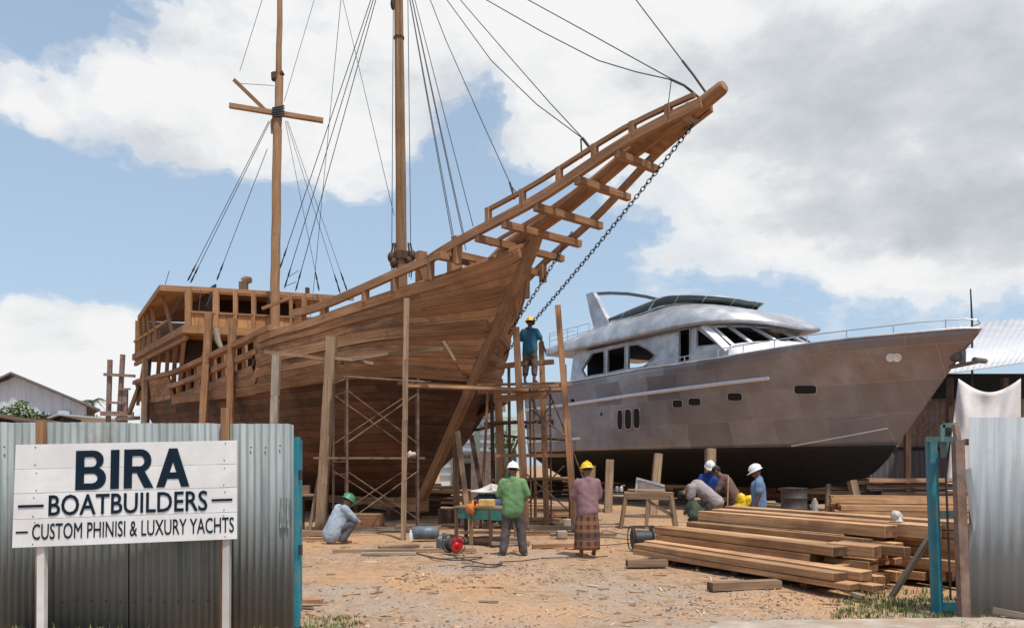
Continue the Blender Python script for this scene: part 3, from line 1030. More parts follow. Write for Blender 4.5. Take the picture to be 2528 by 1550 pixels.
rub([(1300, 1012), (1403, 999), (1560, 976), (1697, 958), (1800, 945), (1897, 934)], .075, 'rub_rail')
rub([(1300, 1091), (1360, 1087), (1432, 1082)], .065, 'rub_rail')
rub([(1770, 1101), (1900, 1077), (2000, 1059), (2092, 1040), (2191, 1022)], .014, 'spray_rail', M['alu'])
rub([(1955, 1101), (2080, 1078), (2191, 1057)], .022, 'spray_rail', M['bright'])
rub([(1306, 962), (1409, 942), (1500, 926), (1588, 910), (1674, 899), (1780, 883), (1900, 862), (2098, 835), (2231, 823), (2380, 810), (2418, 811)], .035, 'gunwale', M['alu_top'])


def ynormal(q, z):
    e = .05
    p = Y.pt(q, yacht_b(q, z), z)
    a = Y.pt(q + e, yacht_b(q + e, z), z) - p
    b = Y.pt(q, yacht_b(q, z + e), z + e) - p
    n = a.cross(b).normalized()
    return n if n.y < 0 else -n


def port(x0, y0, x1, y1, name='porthole', round_=.5):
    """opening in the plating: a raised lip round a near-black plate that stands in for the shade of the hole and follows the hull"""
    n = 20
    loop = []
    for k in range(n):
        an = 2 * math.pi * k / n
        cx, cy = math.cos(an), math.sin(an)
        e = round_
        ux = math.copysign(abs(cx) ** e, cx); uy = math.copysign(abs(cy) ** e, cy)
        loop.append(((x0 + x1) / 2 + ux * (x1 - x0) / 2, (y0 + y1) / 2 + uy * (y1 - y0) / 2))
    tr = ytrace(loop)
    nm = ynormal(tr[0][0], tr[0][2])
    pts = [Y.pt(*t) for t in tr]
    c = sum(pts, Vector()) / n
    big = [c + (p - c) * 1.10 + nm * .045 for p in pts]
    inn = [p + nm * .045 for p in pts]
    rec = [p + nm * .022 for p in pts]
    out_ = [c + (p - c) * 1.16 - nm * .01 for p in pts]
    mb = MB(); mb.grid([out_, big, inn, rec], None, False, 0, True)
    o = mb.build(name, M['alu_top'], yacht)
    mb = MB(); mb.add(rec, [tuple(range(n))]); mb.build('opening_shade', M['dark'], o)  # near-black plate; the hole's shade is put into its colour


for r_ in ((1662, 987, 1686, 1005), (1701, 982, 1731, 1000), (1797, 969, 1833, 988)): port(*r_, round_=.45)
port(1962, 950, 2016, 971, round_=.4)
for r_ in ((1526, 1012, 1538, 1060), (1544, 1010, 1560, 1058), (1566, 1008, 1581, 1056)): port(*r_, name='air_slot', round_=.5)
port(1410, 984, 1421, 992, 'vent', .3); port(1361, 1035, 1368, 1049, 'vent', .3); port(1483, 1018, 1489, 1026, 'vent', .8); port(1297, 1046, 1304, 1058, 'vent', .8)
# hawse fairlead on the bow
mb = MB()
for x in (2199, 2214):
    q, b, z = Y.on(x, 882, yacht_b); nm = ynormal(q, z)
    mb.lathe(Y.pt(q, b, z), nm, [(-.01, .135), (.05, .135), (.06, .11), (.045, .10), (.045, .0)], 14)
mb.build('fairlead', M['bright'], yacht)
# anchor and roller
q, z = Y.hit(2372, 880, 0)
mb = MB()
mb.tube([Y.pt(q + .5, 0, z + .02), Y.pt(q - .05, 0, z)], .15, 12)
mb.tube([Y.pt(q - .05, -.0, z + .16), Y.pt(q - .05, 0, z - .2)], .09, 10)
mb.tube([Y.pt(q + .3, .02, z - .28), Y.pt(q - .55, .02, z - .2)], .06, 8)
mb.tube([Y.pt(q - .55, -.25, z - .18), Y.pt(q - .55, .3, z - .18)], .08, 8)
mb.build('anchor', plain('anchor_steel', (.16, .14, .13), .5, .5), yacht)

# ---------------------------------------------------------------- superstructure
HB = 2.45
def onb(px, py, b=HB):
    q, z = Y.hit(px, py, b)
    return (q, z)


ZS = 6.74
def wall_pts(px): return [onb(x, y) for x, y in px]
q_aft0, q_aft1 = onb(1405, 941)[0], onb(1416, 870)[0]
q_f0, q_f1 = onb(1800, 862)[0], onb(1738, 800)[0]
outer = [(q_aft0, 5.15), (q_f0 + .1, 5.15), (q_f0, onb(1800, 862)[1]), (q_f1, ZS), (q_aft1, ZS)]
holes = [wall_pts([(1437, 913), (1462, 872), (1492, 866), (1492, 922), (1446, 930)]),
         wall_pts([(1500, 864), (1543, 854), (1543, 911), (1500, 920)]),
         wall_pts([(1551, 852), (1575, 850), (1597, 860), (1618, 878), (1591, 905), (1551, 910)]),
         wall_pts([(1676, 812), (1704, 811), (1704, 888), (1676, 894)]),
         wall_pts([(1719, 808), (1771, 849), (1719, 856)])]
for sg in (1, -1):
    mb = MB()
    mb.poly([Y.pt(q, HB * sg, z) for q, z in outer], [[Y.pt(q, HB * sg, z) for q, z in h] for h in holes], (Y.pt(0, 0, 0) - Y.pt(0, .09 * sg, 0)))
    w = mb.build('cabin_side', M['alu_top'], yacht)
    for h in holes:
        c = [Y.pt(q, (HB + .02) * sg, z) for q, z in h]
        mb = MB(); mb.tube(c + [c[0]], .028, 5, caps=False, smooth=False); mb.build('window_frame', M['alu_top'], w)
# added near-black bulkheads; the cabin's shade is put into their colour
mb = MB(); mb.beam(Y.pt(9.6, -2.2, 6.0), Y.pt(9.6, 2.2, 6.0), .06, 1.6); mb.build('added_dark_bulkhead', M['dark'], yacht)
mb = MB(); mb.beam(Y.pt(12.6, -2.3, 6.0), Y.pt(12.6, .9, 6.0), .06, 1.6); mb.build('added_dark_bulkhead', M['dark'], yacht)
mb = MB(); mb.beam(Y.pt(9.7, .3, 6.0), Y.pt(12.5, .3, 6.0), .06, 1.6); mb.build('added_dark_bulkhead', M['dark'], yacht)
mb = MB(); mb.beam(Y.pt(16.0, .2, 6.2), Y.pt(16.0, 2.3, 6.2), .06, 1.2); mb.build('added_dark_bulkhead', M['dark'], yacht)
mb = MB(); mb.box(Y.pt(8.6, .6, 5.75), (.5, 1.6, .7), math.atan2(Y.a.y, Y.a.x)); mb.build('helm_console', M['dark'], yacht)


mb = MB(); mb.poly([Y.pt(q, b, ZS - .1) for q, b in ((8.6, -2.3), (8.6, 2.3), (16.3, 2.3), (16.3, -2.3))], (), (0, 0, .03)); mb.build('added_dark_liner', M['dark'], yacht)  # near-black ceiling sheet added to keep the view through the windows dark


def ringz(tab, n=60):
    """near-side control points (s, b, z), aft to nose -> full ring round the bow, near side to far side"""
    half = []
    for (a, b) in zip(tab, tab[1:]):
        for k in range(8):
            f = k / 8
            half.append(tuple(a[i] + (b[i] - a[i]) * f for i in range(3)))
    half.append(tab[-1])
    # soften the plan
    for _ in range(6):
        half = [half[0]] + [tuple((half[i - 1][j] + 2 * half[i][j] + half[i + 1][j]) / 4 for j in range(3)) for i in range(1, len(half) - 1)] + [(((half[-2][0] + half[-1][0]) / 2), 0.0, half[-1][2])]
    pts = [Y.pt(*h) for h in half] + [Y.pt(h[0], -h[1], h[2]) for h in half[-2::-1]]
    return pts


def ctl(tab): return [(Y.hit(x, y, b)[0], b, Y.hit(x, y, b)[1]) for x, y, b in tab]


low = ctl([(1348, 878, 2.8), (1571, 830, 2.8), (1620, 819, 2.8), (1674, 808, 2.75), (1743, 797, 2.6), (1820, 794, 2.1), (1896, 798, 1.4), (1974, 813, 0)])
low_up = [(q + (.0 if b else .02), b, z + .10) for q, b, z in low]
up = ctl([(1346, 862, 2.55), (1459, 816, 2.4), (1499, 796, 2.3), (1575, 779, 2.2), (1631, 757, 2.1), (1700, 749, 1.75), (1765, 752, 1.15), (1838, 761, 0)])
mid_ = [((a[0] + b[0]) / 2 - .15, max(0, (a[1] + b[1]) / 2 + .12) if b[1] else 0, (a[2] + b[2]) / 2 + .06) for a, b in zip(low_up, up)]
A, B_, C_, D_ = ringz(low), ringz(low_up), ringz(mid_), ringz(up)
mb = MB(); mb.grid([A, B_, C_, D_], None, True)
solid(mb.build('flybridge_coaming', M['alu_top'], yacht), .05, 0)
mb = MB()
n = len(A)
ins = [p.lerp(Y.pt(11, 0, p.z), .02) for p in A]
mb.grid([[A[i], A[n - 1 - i]] for i in range(n // 2 + 1)], None, False)
o = mb.build('soffit', M['alu'], yacht); solid(o, .05, 0)
# tinted wind deflector
wl_ = ctl([(1494, 795, 2.3), (1575, 777, 2.2), (1631, 754, 2.1), (1700, 747, 1.75), (1765, 750, 1.15), (1838, 759, 0)])
wu_ = ctl([(1492, 791, 2.34), (1598, 747, 2.28), (1645, 730, 2.22), (1708, 728, 1.85), (1780, 732, 1.2), (1848, 742, 0)])
WLo, WUp = ringz(wl_), ringz(wu_)
mb = MB(); mb.grid([WLo, WUp], None, True)
scr = mb.build('wind_deflector', M['tint'], yacht); solid(scr, .02, 0)
for k in range(4, len(WLo) - 4, 8):
    mb = MB(); d = (WLo[k] - Y.pt(12, 0, WLo[k].z)).normalized() * .02
    mb.beam(WLo[k] + d, WUp[k] + d, .05, .03, up=d.normalized()); mb.build('mullion', M['alu_top'], scr)
mb = MB(); mb.tube(WUp, .018, 5); mb.build('screen_edge', M['alu_top'], scr)
# radar arch: a raked fin each side and a thin bar over the top
fin = [onb(1443, 726, 2.5), (onb(1459, 720, 2.5)), onb(1469, 737, 2.5), onb(1497, 793, 2.5), onb(1494, 812, 2.5), onb(1463, 812, 2.5), onb(1452, 770, 2.5)]
for sg in (1, -1):
    mb = MB(); mb.poly([Y.pt(q, 2.42 * sg, z) for q, z in fin], (), Y.pt(0, 0, 0) - Y.pt(0, .22 * sg, 0))
    bev(mb.build('radar_arch_fin', M['alu_top'], yacht), .04, 2)
bar = [Y.hit(x, y, -2.3) for x, y in ((1469, 727), (1510, 725), (1555, 727), (1600, 734), (1632, 742))]
mb = MB()
rows = [[Y.pt(q, -2.35, z + .10), Y.pt(q, -2.15, z + .10), Y.pt(q, -2.15, z - .06), Y.pt(q, -2.35, z - .06)] for q, z in bar]
mb.grid(rows, None, False, 0, True); mb.add(rows[0], [(0, 1, 2, 3)]).add(rows[-1], [(3, 2, 1, 0)])
mb.build('arch_bar', M['tint'], yacht)
mb = MB(); q, z = Y.hit(1578, 794, 2.42); mb.lathe(Y.pt(q, 2.3, z), (-.8, -.5, 0), [(0, .1), (.09, .1), (.1, .02)], 8); mb.build('side_light', M['iron'], yacht)
# coachroof and raked windscreen
cr0 = [(9.4, 2.45, 5.2), (8.2, 2.45, 5.2), (6.6, 2.2, 5.2), (5.3, 1.3, 5.2), (4.6, 0, 5.2)]
q_n, z_n = Y.hit(1992, 846, 0)
gl = [(q_f0 + .05, HB, onb(1800, 862)[1]), (7.3, 2.15, 5.92), (6.5, 1.35, 5.96), (q_n, 0, z_n)]
gu = [(q_f1, HB, ZS), (8.3, 2.2, ZS), (7.75, 1.4, ZS), (7.4, 0, ZS)]
ring0 = ringz([(q_f0 + .05, HB, 5.18), (7.0, 2.3, 5.18), (5.9, 1.45, 5.18), (5.0, 0, 5.2)])
GL, GU = ringz(gl), ringz(gu)
mb = MB(); mb.grid([ring0, GL], None, True); solid(mb.build('coachroof', M['bright'], yacht), .05, 0)
n = len(GL)
for k in (0, 6, 12, 18, 24, 30, 36, 42, 48):
    if k >= n: continue
    mb = MB(); mb.beam(GL[k], GU[k], .24 if k in (0, 48) else .10, .08, up=(GL[k] - Y.pt(12, 0, GL[k].z)).normalized()); mb.build('screen_pillar', M['bright'], yacht)
mb = MB(); mb.tube(GL, .04, 6); mb.build('screen_sill', M['alu_top'], yacht)
mb = MB(); mb.tube([p - Vector((0, 0, .04)) for p in GU], .06, 6); mb.build('screen_head', M['alu_top'], yacht)


def rail(px, posts, bf, r=.016, name='guard_rail', lower=None):
    path = [Y.on(x, y, bf) for x, y in px]
    mb = MB(); mb.tube([Y.pt(*p) for p in path], r, 6)
    for (x, yt, yb) in posts:
        q, b, z = Y.on(x, yt, bf); q2, b2, z2 = Y.on(x, yb, bf)
        mb.tube([Y.pt(q, b, z), Y.pt(q, b, z2)], r, 5)
    if lower: mb.tube([Y.pt(*Y.on(x, y, bf)) for x, y in lower], r, 5)
    return mb.build(name, M['steel'], yacht)


deck_in = lambda q, z: max(.0, 3.0 * (1 - max(0, 1 - q / 9) ** 2.1) - .04)
rail([(1409, 941), (1500, 923), (1560, 912), (1588, 904), (1602, 896), (1690, 880), (1773, 862), (1912, 839), (2000, 827), (2098, 815), (2264, 796), (2380, 787), (2412, 790)],
     [(1690, 880, 896), (1773, 862, 885), (1835, 852, 874), (1912, 839, 862), (1992, 828, 848), (2090, 816, 836), (2206, 802, 826), (2335, 789, 814)], deck_in, .02)
rail([(2412, 790), (2420, 797), (2405, 804)], [], lambda q, z: 0.02, .02)
rail([(1356, 824), (1401, 812), (1425, 806), (1454, 798)], [(1357, 824, 862), (1401, 812, 848), (1426, 806, 830), (1454, 798, 816)], lambda q, z: 2.55, .016, lower=[(1357, 842), (1401, 832), (1454, 816)])
rail([(1356, 830), (1420, 816)], [(1356, 830, 860)], lambda q, z: -2.4, .016)
# ================================================================ ground
def gh(x, y):
    a = min(1, max(0, (y - 6) / 3))
    return .05 * a * noise.noise(Vector((x * .8, y * .8, 0))) + .02 * noise.noise(Vector((x * 2.5, y * 2.5, 4))) * a - .02


xs = [-400, -150, -60, -30] + [-18 + .4 * k for k in range(101)] + [30, 60, 150, 400]
ys = [-60, -20, 0, 3, 5] + [6 + .3 * k for k in range(100)] + [38, 42, 50, 65, 90, 150, 300, 900]
mb = MB()
mb.grid([[Vector((x, y, gh(x, y))) for x in xs] for y in ys], lambda i, k: (xs[k], ys[i]), True)
gm = bpy.data.materials.new('yard_dirt')
gm.use_nodes = True
t = NT(gm.node_tree)
bs = gm.node_tree.nodes['Principled BSDF']
pos = t.n('ShaderNodeTexCoord').outputs['Object']
nA = t.n('ShaderNodeTexNoise', {'Vector': pos, 'Scale': .55, 'Detail': 7.0, 'Roughness': .65}).outputs[0]
nB = t.n('ShaderNodeTexNoise', {'Vector': pos, 'Scale': 5.0, 'Detail': 8.0, 'Roughness': .7}).outputs[0]
nC = t.n('ShaderNodeTexNoise', {'Vector': pos, 'Scale': 34.0, 'Detail': 4.0, 'Roughness': .6}).outputs[0]
vor = t.n('ShaderNodeTexVoronoi', {'Vector': pos, 'Scale': 22.0}).outputs['Distance']
c = t.ramp(nB, [(.32, (.23, .145, .09)), (.52, (.40, .255, .155)), (.72, (.50, .34, .22))])
py_ = t.n('ShaderNodeSeparateXYZ', {0: pos}).outputs[1]
near = t.math('MULTIPLY', t.math('SUBTRACT', 12.0, py_), .022)
c = t.mix(t.ramp(t.math('ADD', nA, near), [(.46, 0), (.62, .75)]), c, (.36, .30, .245))
nE = t.n('ShaderNodeTexNoise', {'Vector': pos, 'Scale': .9, 'Detail': 6.0, 'Roughness': .7, 'W': 7.0}, noise_dimensions='4D').outputs[0]
c = t.mix(t.ramp(nE, [(.55, 0), (.68, .55)]), c, (.24, .155, .10))                # grey gravelly patches
nD = t.n('ShaderNodeTexNoise', {'Vector': pos, 'Scale': .38, 'Detail': 3.0, 'W': 3.0}, noise_dimensions='4D').outputs[0]
c = t.mix(t.ramp(nD, [(.5, 0), (.66, .8)]), c, (.50, .285, .145))                  # sawdust
c = t.mix(t.ramp(nC, [(.35, .55), (.5, 0)]), c, (.16, .10, .065))
c = t.mix(t.ramp(vor, [(.0, .45), (.16, 0)]), c, (.46, .38, .30))
gm.node_tree.links.new(c, bs.inputs['Base Color'])
bs.inputs['Roughness'].default_value = .95
bs.inputs['Specular IOR Level'].default_value = .15
hh = t.math('ADD', t.math('MULTIPLY', nB, .6), t.math('ADD', t.math('MULTIPLY', nC, .35), t.math('MULTIPLY', vor, -.4)))
gm.node_tree.links.new(t.n('ShaderNodeBump', {'Height': hh, 'Strength': .55, 'Distance': .05}).outputs[0], bs.inputs['Normal'])
g_o = mb.build('ground', gm, None, (0, 0, 0))
tag(g_o, 'bare sandy orange dirt floor of the boatyard strewn with chips', 'ground', kind='structure')

# concrete strip by the right gate
M['concrete'] = mk('worn_concrete', (.30, .25, .20), (.50, .43, .35), 3, rough=.95, stain=(.34, .23, .15), stain_scale=2.2, stain_amt=.95, bump=.4)
mb = MB()
path_rows = []
for k in range(30):
    f = k / 29
    a, b = G(1780 + 820 * f, 1533 - 12 * f, .03), G(1740 + 860 * f, 1552 - 6 * f, .03)
    j = noise.noise(Vector((k * .7, 0, 0))) * .09
    path_rows.append([Vector((a.x, a.y + j, -.03)), Vector((a.x, a.y + j, .035)), Vector((b.x, b.y - .02 + j * .8, .03)), Vector((b.x, b.y - .02 + j * .8, -.03))])
mb.grid(path_rows, None, False)
tag(mb.build('path', M['concrete'], None, (0, 0, 0)), 'pale worn concrete strip across the gateway at the lower right', 'path', kind='structure')

# ================================================================ corrugated sheets
def galv(name, c1, c2, rust, moss, rust_amt, low_dark):
    m = bpy.data.materials.new(name); m.use_nodes = True
    t = NT(m.node_tree); bs = m.node_tree.nodes['Principled BSDF']
    pos = t.n('ShaderNodeTexCoord').outputs['Object']
    oi = t.n('ShaderNodeObjectInfo').outputs['Random']
    off = t.n('ShaderNodeVectorMath', {0: (13., 7., 3.), 'Scale': oi}, operation='SCALE').outputs[0]
    p = t.n('ShaderNodeVectorMath', {0: pos, 1: off}, operation='ADD').outputs[0]
    st = t.n('ShaderNodeVectorMath', {0: p, 1: (9, 9, .5)}, operation='MULTIPLY').outputs[0]
    n1 = t.n('ShaderNodeTexNoise', {'Vector': st, 'Scale': 1.0, 'Detail': 6.0, 'Roughness': .65}).outputs[0]
    n2 = t.n('ShaderNodeTexNoise', {'Vector': p, 'Scale': 1.3, 'Detail': 7.0, 'Roughness': .7}).outputs[0]
    n3 = t.n('ShaderNodeTexNoise', {'Vector': p, 'Scale': 5.0, 'Detail': 6.0, 'Roughness': .7}).outputs[0]
    c = t.ramp(n1, [(.32, c1), (.66, c2)])
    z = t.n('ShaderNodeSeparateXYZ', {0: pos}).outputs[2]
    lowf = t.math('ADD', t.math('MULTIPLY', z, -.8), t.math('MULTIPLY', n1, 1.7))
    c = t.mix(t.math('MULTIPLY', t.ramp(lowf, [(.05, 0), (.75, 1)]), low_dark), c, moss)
    c = t.mix(t.math('MULTIPLY', t.ramp(n2, [(.58, 0), (.70, 1)]), rust_amt), c, rust)
    c = t.mix(t.math('MULTIPLY', t.ramp(n3, [(.62, 0), (.72, 1)]), rust_amt * .8), c, rust)
    m.node_tree.links.new(c, bs.inputs['Base Color'])
    bs.inputs['Metallic'].default_value = .1
    bs.inputs['Roughness'].default_value = .62
    bs.inputs['Specular IOR Level'].default_value = .3
    m.node_tree.links.new(t.n('ShaderNodeBump', {'Height': n2, 'Strength': .12, 'Distance': .03}).outputs[0], bs.inputs['Normal'])
    return m


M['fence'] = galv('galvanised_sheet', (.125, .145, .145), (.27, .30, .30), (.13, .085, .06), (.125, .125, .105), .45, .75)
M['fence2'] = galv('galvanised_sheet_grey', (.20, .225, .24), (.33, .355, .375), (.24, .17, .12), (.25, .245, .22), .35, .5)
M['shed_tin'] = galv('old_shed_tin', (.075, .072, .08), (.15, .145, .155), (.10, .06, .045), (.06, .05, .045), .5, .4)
M['pale_tin'] = galv('pale_tin', (.46, .49, .52), (.60, .63, .66), (.36, .35, .33), (.50, .52, .53), .3, .2)
M['roof_tin'] = mk('silvery_roof_tin', (.46, .46, .48), (.58, .58, .60), 1.2, rough=.6, metal=.1, stain=(.40, .40, .42), stain_scale=.3, bump=.05, rnd=.02)


def corr(mb, o, d, L, z0, z1, pitch, amp, nrm, zt=None, mat=0):
    """corrugated sheet from o along d, waves along nrm; zt(f) trims the top"""
    n = max(4, int(L / pitch * 8))
    bot, top = [], []
    o, d, nrm = Vector(o), Vector(d), Vector(nrm)
    for k in range(n + 1):
        x = L * k / n
        w = math.sin(2 * math.pi * x / pitch) * amp
        p = o + d * x + nrm * w
        bot.append(Vector((p.x, p.y, z0)))
        top.append(Vector((p.x, p.y, z1 if zt is None else zt(x / L))))
    return mb.grid([bot, top], lambda i, k: (k * L / n, i * (z1 - z0)), True, mat)


# ---------------------------------------------------------------- left fence
FY = 7.65
fl = empty('corrugated_fence', (-4, FY, 0), 'grey green corrugated metal fence behind the white sign', 'fence')
x = -2.17
k = 0
while x > -6.6:
    w = .82
    mb = MB()
    z1 = 2.075 + random.uniform(-.02, .015)
    corr(mb, (x - w - .04, FY + (k % 2) * .012, 0), (1, random.uniform(-.012, .012), 0), w + .04, -.05, z1, .072 + .004 * (k % 3), .010 + .002 * (k % 2), (0, 1, 0), lambda f: z1 + .006 * noise.noise(Vector((f * 9, k, 0))) - .02 * max(0, f - .93) * (k == 0) * 10)
    solid(mb.build('sheet', M['fence'], fl), .002)
    x -= w; k += 1
for px in (101, 556):
    p = P(px, 1200, FY - .06)
    mb = MB(); mb.beam((p.x, FY - .065, -.2), (p.x + .01, FY - .065, 2.075 if px < 300 else 2.21), .075, .06, up=(0, 1, 0), jit=.006)
    mb.build('post', M['ship_wood'], fl)
for z in (.35, 1.2, 1.95):
    mb = MB(); mb.beam((-6.6, FY + .06, z), (-2.2, FY + .06, z), .05, .07); mb.build('rail', M['old_wood'], fl)
mb = MB()
for k in range(26):
    for z in (1.83, .30): mb.ball((-2.3 - k * .144, FY - .016, z + random.uniform(-.012, .012)), .009, 6, 4)
mb.build('nails', M['iron'], fl)
# teal gate leaf standing open on edge at the fence's end
M['teal'] = mk('teal_gate_paint', (.018, .17, .22), (.035, .25, .31), 4, rough=.5, stain=(.14, .16, .14), stain_scale=4, stain_amt=.65, bump=.2)
M['teal_bench'] = mk('green_bench_paint', (.02, .14, .11), (.04, .23, .18), 5, rough=.6, stain=(.12, .12, .09), stain_scale=3, stain_amt=.6)
gl_ = empty('metal_gate_leaf', (-2.06, 7.4, 0), 'narrow teal gate leaf standing open edge on at the end of the left fence', 'gate')
gx0, gx1 = P(727, 1500, 7.75), P(731, 1100, 8.6)
for nm, y_ in (('stile', 7.75), ('stile', 8.6)):
    xx = -2.165 + (y_ - 7.75) * -.25
    mb = MB(); mb.beam((xx, y_, .02), (xx, y_, 1.93), .055, .05, up=(0, 1, 0)); mb.build(nm, M['teal'], gl_)
for z in (.08, 1.0, 1.9):
    mb = MB(); mb.beam((-2.165, 7.75, z), (-2.165 - .21, 8.6, z), .045, .05); mb.build('rail', M['teal'], gl_)
mb = MB(); mb.tube([(-2.12, 7.72, .75), (-2.12, 7.72, .85)], .02, 8); mb.tube([(-2.12, 7.72, 1.5), (-2.12, 7.72, 1.6)], .02, 8); mb.build('hinge', M['iron'], gl_)
mb = MB()
c_ = P(702, 1300, FY - .05)
for k in range(7):
    mb.add([(c_.x - .05 + .015 * k, FY - .03 - .02 * (k % 2), 1.32 - .0 * k), (c_.x - .03 + .015 * k, FY - .03 - .025 * ((k + 1) % 2), 1.32), (c_.x - .03 + .012 * k, FY - .028 - .02 * (k % 2), 1.02 + .03 * (k % 3)), (c_.x - .05 + .012 * k, FY - .028, 1.03)], [(0, 1, 2, 3)])
tag(mb.build('plastic_sheet_scrap', plain('clear_plastic', (.26, .31, .30), .3)), 'torn clear plastic scrap snagged on the right end of the left fence', 'plastic')

# ---------------------------------------------------------------- sign
sg_ = empty('painted_sign', (-3.6, 7.0, 0), 'white plank sign with navy lettering for a boatbuilder, on two white posts', 'sign')
M['white'] = mk('white_sign_paint', (.66, .655, .65), (.78, .775, .77), 3, rough=.55, stain=(.58, .56, .53), stain_scale=1.2, stain_amt=.5, bump=.05, rnd=.02, spec=.3)
M['navy'] = plain('navy_lettering', (.005, .016, .030), .6, 0, .15, spec=.15)
M['white_post'] = mk('white_post_paint', (.52, .51, .48), (.70, .69, .66), 5, rough=.6, stain=(.35, .32, .28), stain_scale=2.5, stain_amt=.6, bump=.1)
TL, BL, TR, BR = P(39, 1097, 7.05), P(30, 1352, 7.05), P(585, 1086, 7.40), P(585, 1330, 7.40)
def sp(u, v, off=0.0):
    p = (TL.lerp(TR, u)).lerp(BL.lerp(BR, u), v)
    return p + SN * off
SN = (TR - TL).cross(BL - TL).normalized()
if SN.y > 0: SN = -SN
vb = [0, .24, .475, .725, .99]
vb[-1] = 1
for k in range(4):
    a, b = vb[k], vb[k + 1]
    mb = MB()
    g = .0022
    rows = [[sp(0, a + g, .0), sp(1, a + g, .0), sp(1, b - g, .0), sp(0, b - g, .0)]]
    mb.poly([q + SN * (.002 * (k % 2)) for q in rows[0]], (), -SN * .022)
    bev(mb.build('plank', M['white'], sg_), .003)
for u in (.108, .945):
    p = sp(u, .5)
    mb = MB(); mb.beam((p.x - .01, p.y + .06, -.25), (p.x, p.y + .06, sp(u, .02).z), .068, .06, up=(0, 1, 0), jit=.003); mb.build('post', M['white_post'], sg_)
mb = MB()
for u in (.09, .94):
    for v in (.03, .2, .28, .45, .52, .7, .76, .97): mb.ball(sp(u + random.uniform(-.006, .006), v, .002), .006, 6, 4)
mb.build('nails', M['iron'], sg_)


def lettering(text, u0, u1, v_top, v_bot, bold, u_tilt=0.0, ext=0.0):
    """raised paint lettering fitted to a box on the sign face"""
    cu = bpy.data.curves.new('lettering', 'FONT')
    cu.body = text
    cu.offset = bold
    cu.resolution_u = 3
    tmp = bpy.data.objects.new('lettering', cu)
    col.objects.link(tmp)
    dg = bpy.context.evaluated_depsgraph_get()
    me = bpy.data.meshes.new_from_object(tmp.evaluated_get(dg))
    bpy.data.objects.remove(tmp)
    xs = [v.co.x for v in me.vertices]; ys_ = [v.co.y for v in me.vertices]
    x0, x1, y0, y1 = min(xs), max(xs), min(ys_), max(ys_)
    for v in me.vertices:
        fx = (v.co.x - x0) / (x1 - x0); fy = (v.co.y - y0) / (y1 - y0)
        u = u0 + (u1 - u0) * fx
        v.co = sp(u, v_bot + (v_top - v_bot) * fy + u_tilt * fx, .0062) - WL[sg_.name]
    bm = bmesh.new(); bm.from_mesh(me)
    base = list(bm.verts)
    for kx, ky, h in ((-1, 0, .0004), (1, 0, .0008), (0, 1, .0012), (0, -1, .0016)):
        d = bmesh.ops.duplicate(bm, geom=bm.faces[:len(me.polygons)] if False else [f for f in bm.faces if f.index < len(me.polygons)])
        for v in [g for g in d['geom'] if isinstance(g, bmesh.types.BMVert)]:
            v.co += (TR - TL).normalized() * (kx * ext) + (TL - BL).normalized() * (ky * ext) + SN * h
        bm.faces.index_update()
    bm.to_mesh(me); bm.free()
    for p_ in me.polygons: p_.use_smooth = False
    me.materials.clear(); me.materials.append(M['navy'])
    o = bpy.data.objects.new('lettering', me)
    col.objects.link(o); o.parent = sg_; WL[o.name] = WL[sg_.name]
    return o


def dash(u0, u1, v0, v1, tilt=0):
    mb = MB(); mb.poly([sp(u0, v0, .0062), sp(u1, v0 + tilt, .0062), sp(u1, v1 + tilt, .0062), sp(u0, v1, .0062)], (), SN * .0015); mb.build('dash', M['navy'], sg_)


def arc(cx, cy, r, a0, a1, n=9, ry=None): return [(cx + r * math.cos(R(a0 + (a1 - a0) * k / n)), cy + (ry or r) * math.sin(R(a0 + (a1 - a0) * k / n))) for k in range(n + 1)]
GLY = {'B': (.78, [(0, 0), (.46, 0)] + arc(.47, .29, .31, -90, 52, ry=.29) + arc(.44, .755, .27, -55, 90, ry=.245) + [(0, 1)], [[(.22, .165), (.44, .165)] + arc(.44, .29, .12, -90, 90) + [(.22, .41)], [(.22, .585), (.42, .585)] + arc(.42, .71, .11, -90, 90, ry=.125) + [(.22, .835)]]),
       'I': (.22, [(0, 0), (.22, 0), (.22, 1), (0, 1)], []),
       'R': (.80, [(0, 0), (.22, 0), (.22, .39), (.34, .39), (.55, 0), (.80, 0), (.555, .435)] + arc(.44, .705, .295, -62, 90) + [(0, 1)], [[(.22, .56), (.42, .56)] + arc(.42, .695, .125, -90, 90, ry=.135) + [(.22, .83)]]),
       'A': (.90, [(0, 0), (.225, 0), (.30, .21), (.60, .21), (.675, 0), (.90, 0), (.565, 1), (.335, 1)], [[(.36, .38), (.54, .38), (.45, .66)]])}
for ch, u0, u1 in (('B', .265, .401), ('I', .420, .459), ('R', .480, .615), ('A', .627, .779)):
    wd, out_, hol = GLY[ch]
    fx = lambda p: sp(u0 + (u1 - u0) * p[0] / wd, .458 - .385 * p[1] - .012 * (u0 - .26), .0062)
    mb = MB(); mb.poly([fx(p) for p in out_], [[fx(p) for p in h] for h in hol], SN * .0015); mb.build('lettering', M['navy'], sg_)
lettering('BOATBUILDERS', .152, .862, .500, .700, .004, ext=.0022)
lettering('CUSTOM PHINISI & LUXURY YACHTS', .084, .986, .775, .928, .0, ext=.0011)
dash(.020, .130, .587, .612); dash(.882, .979, .587, .610)
dash(.014, .066, .842, .860)

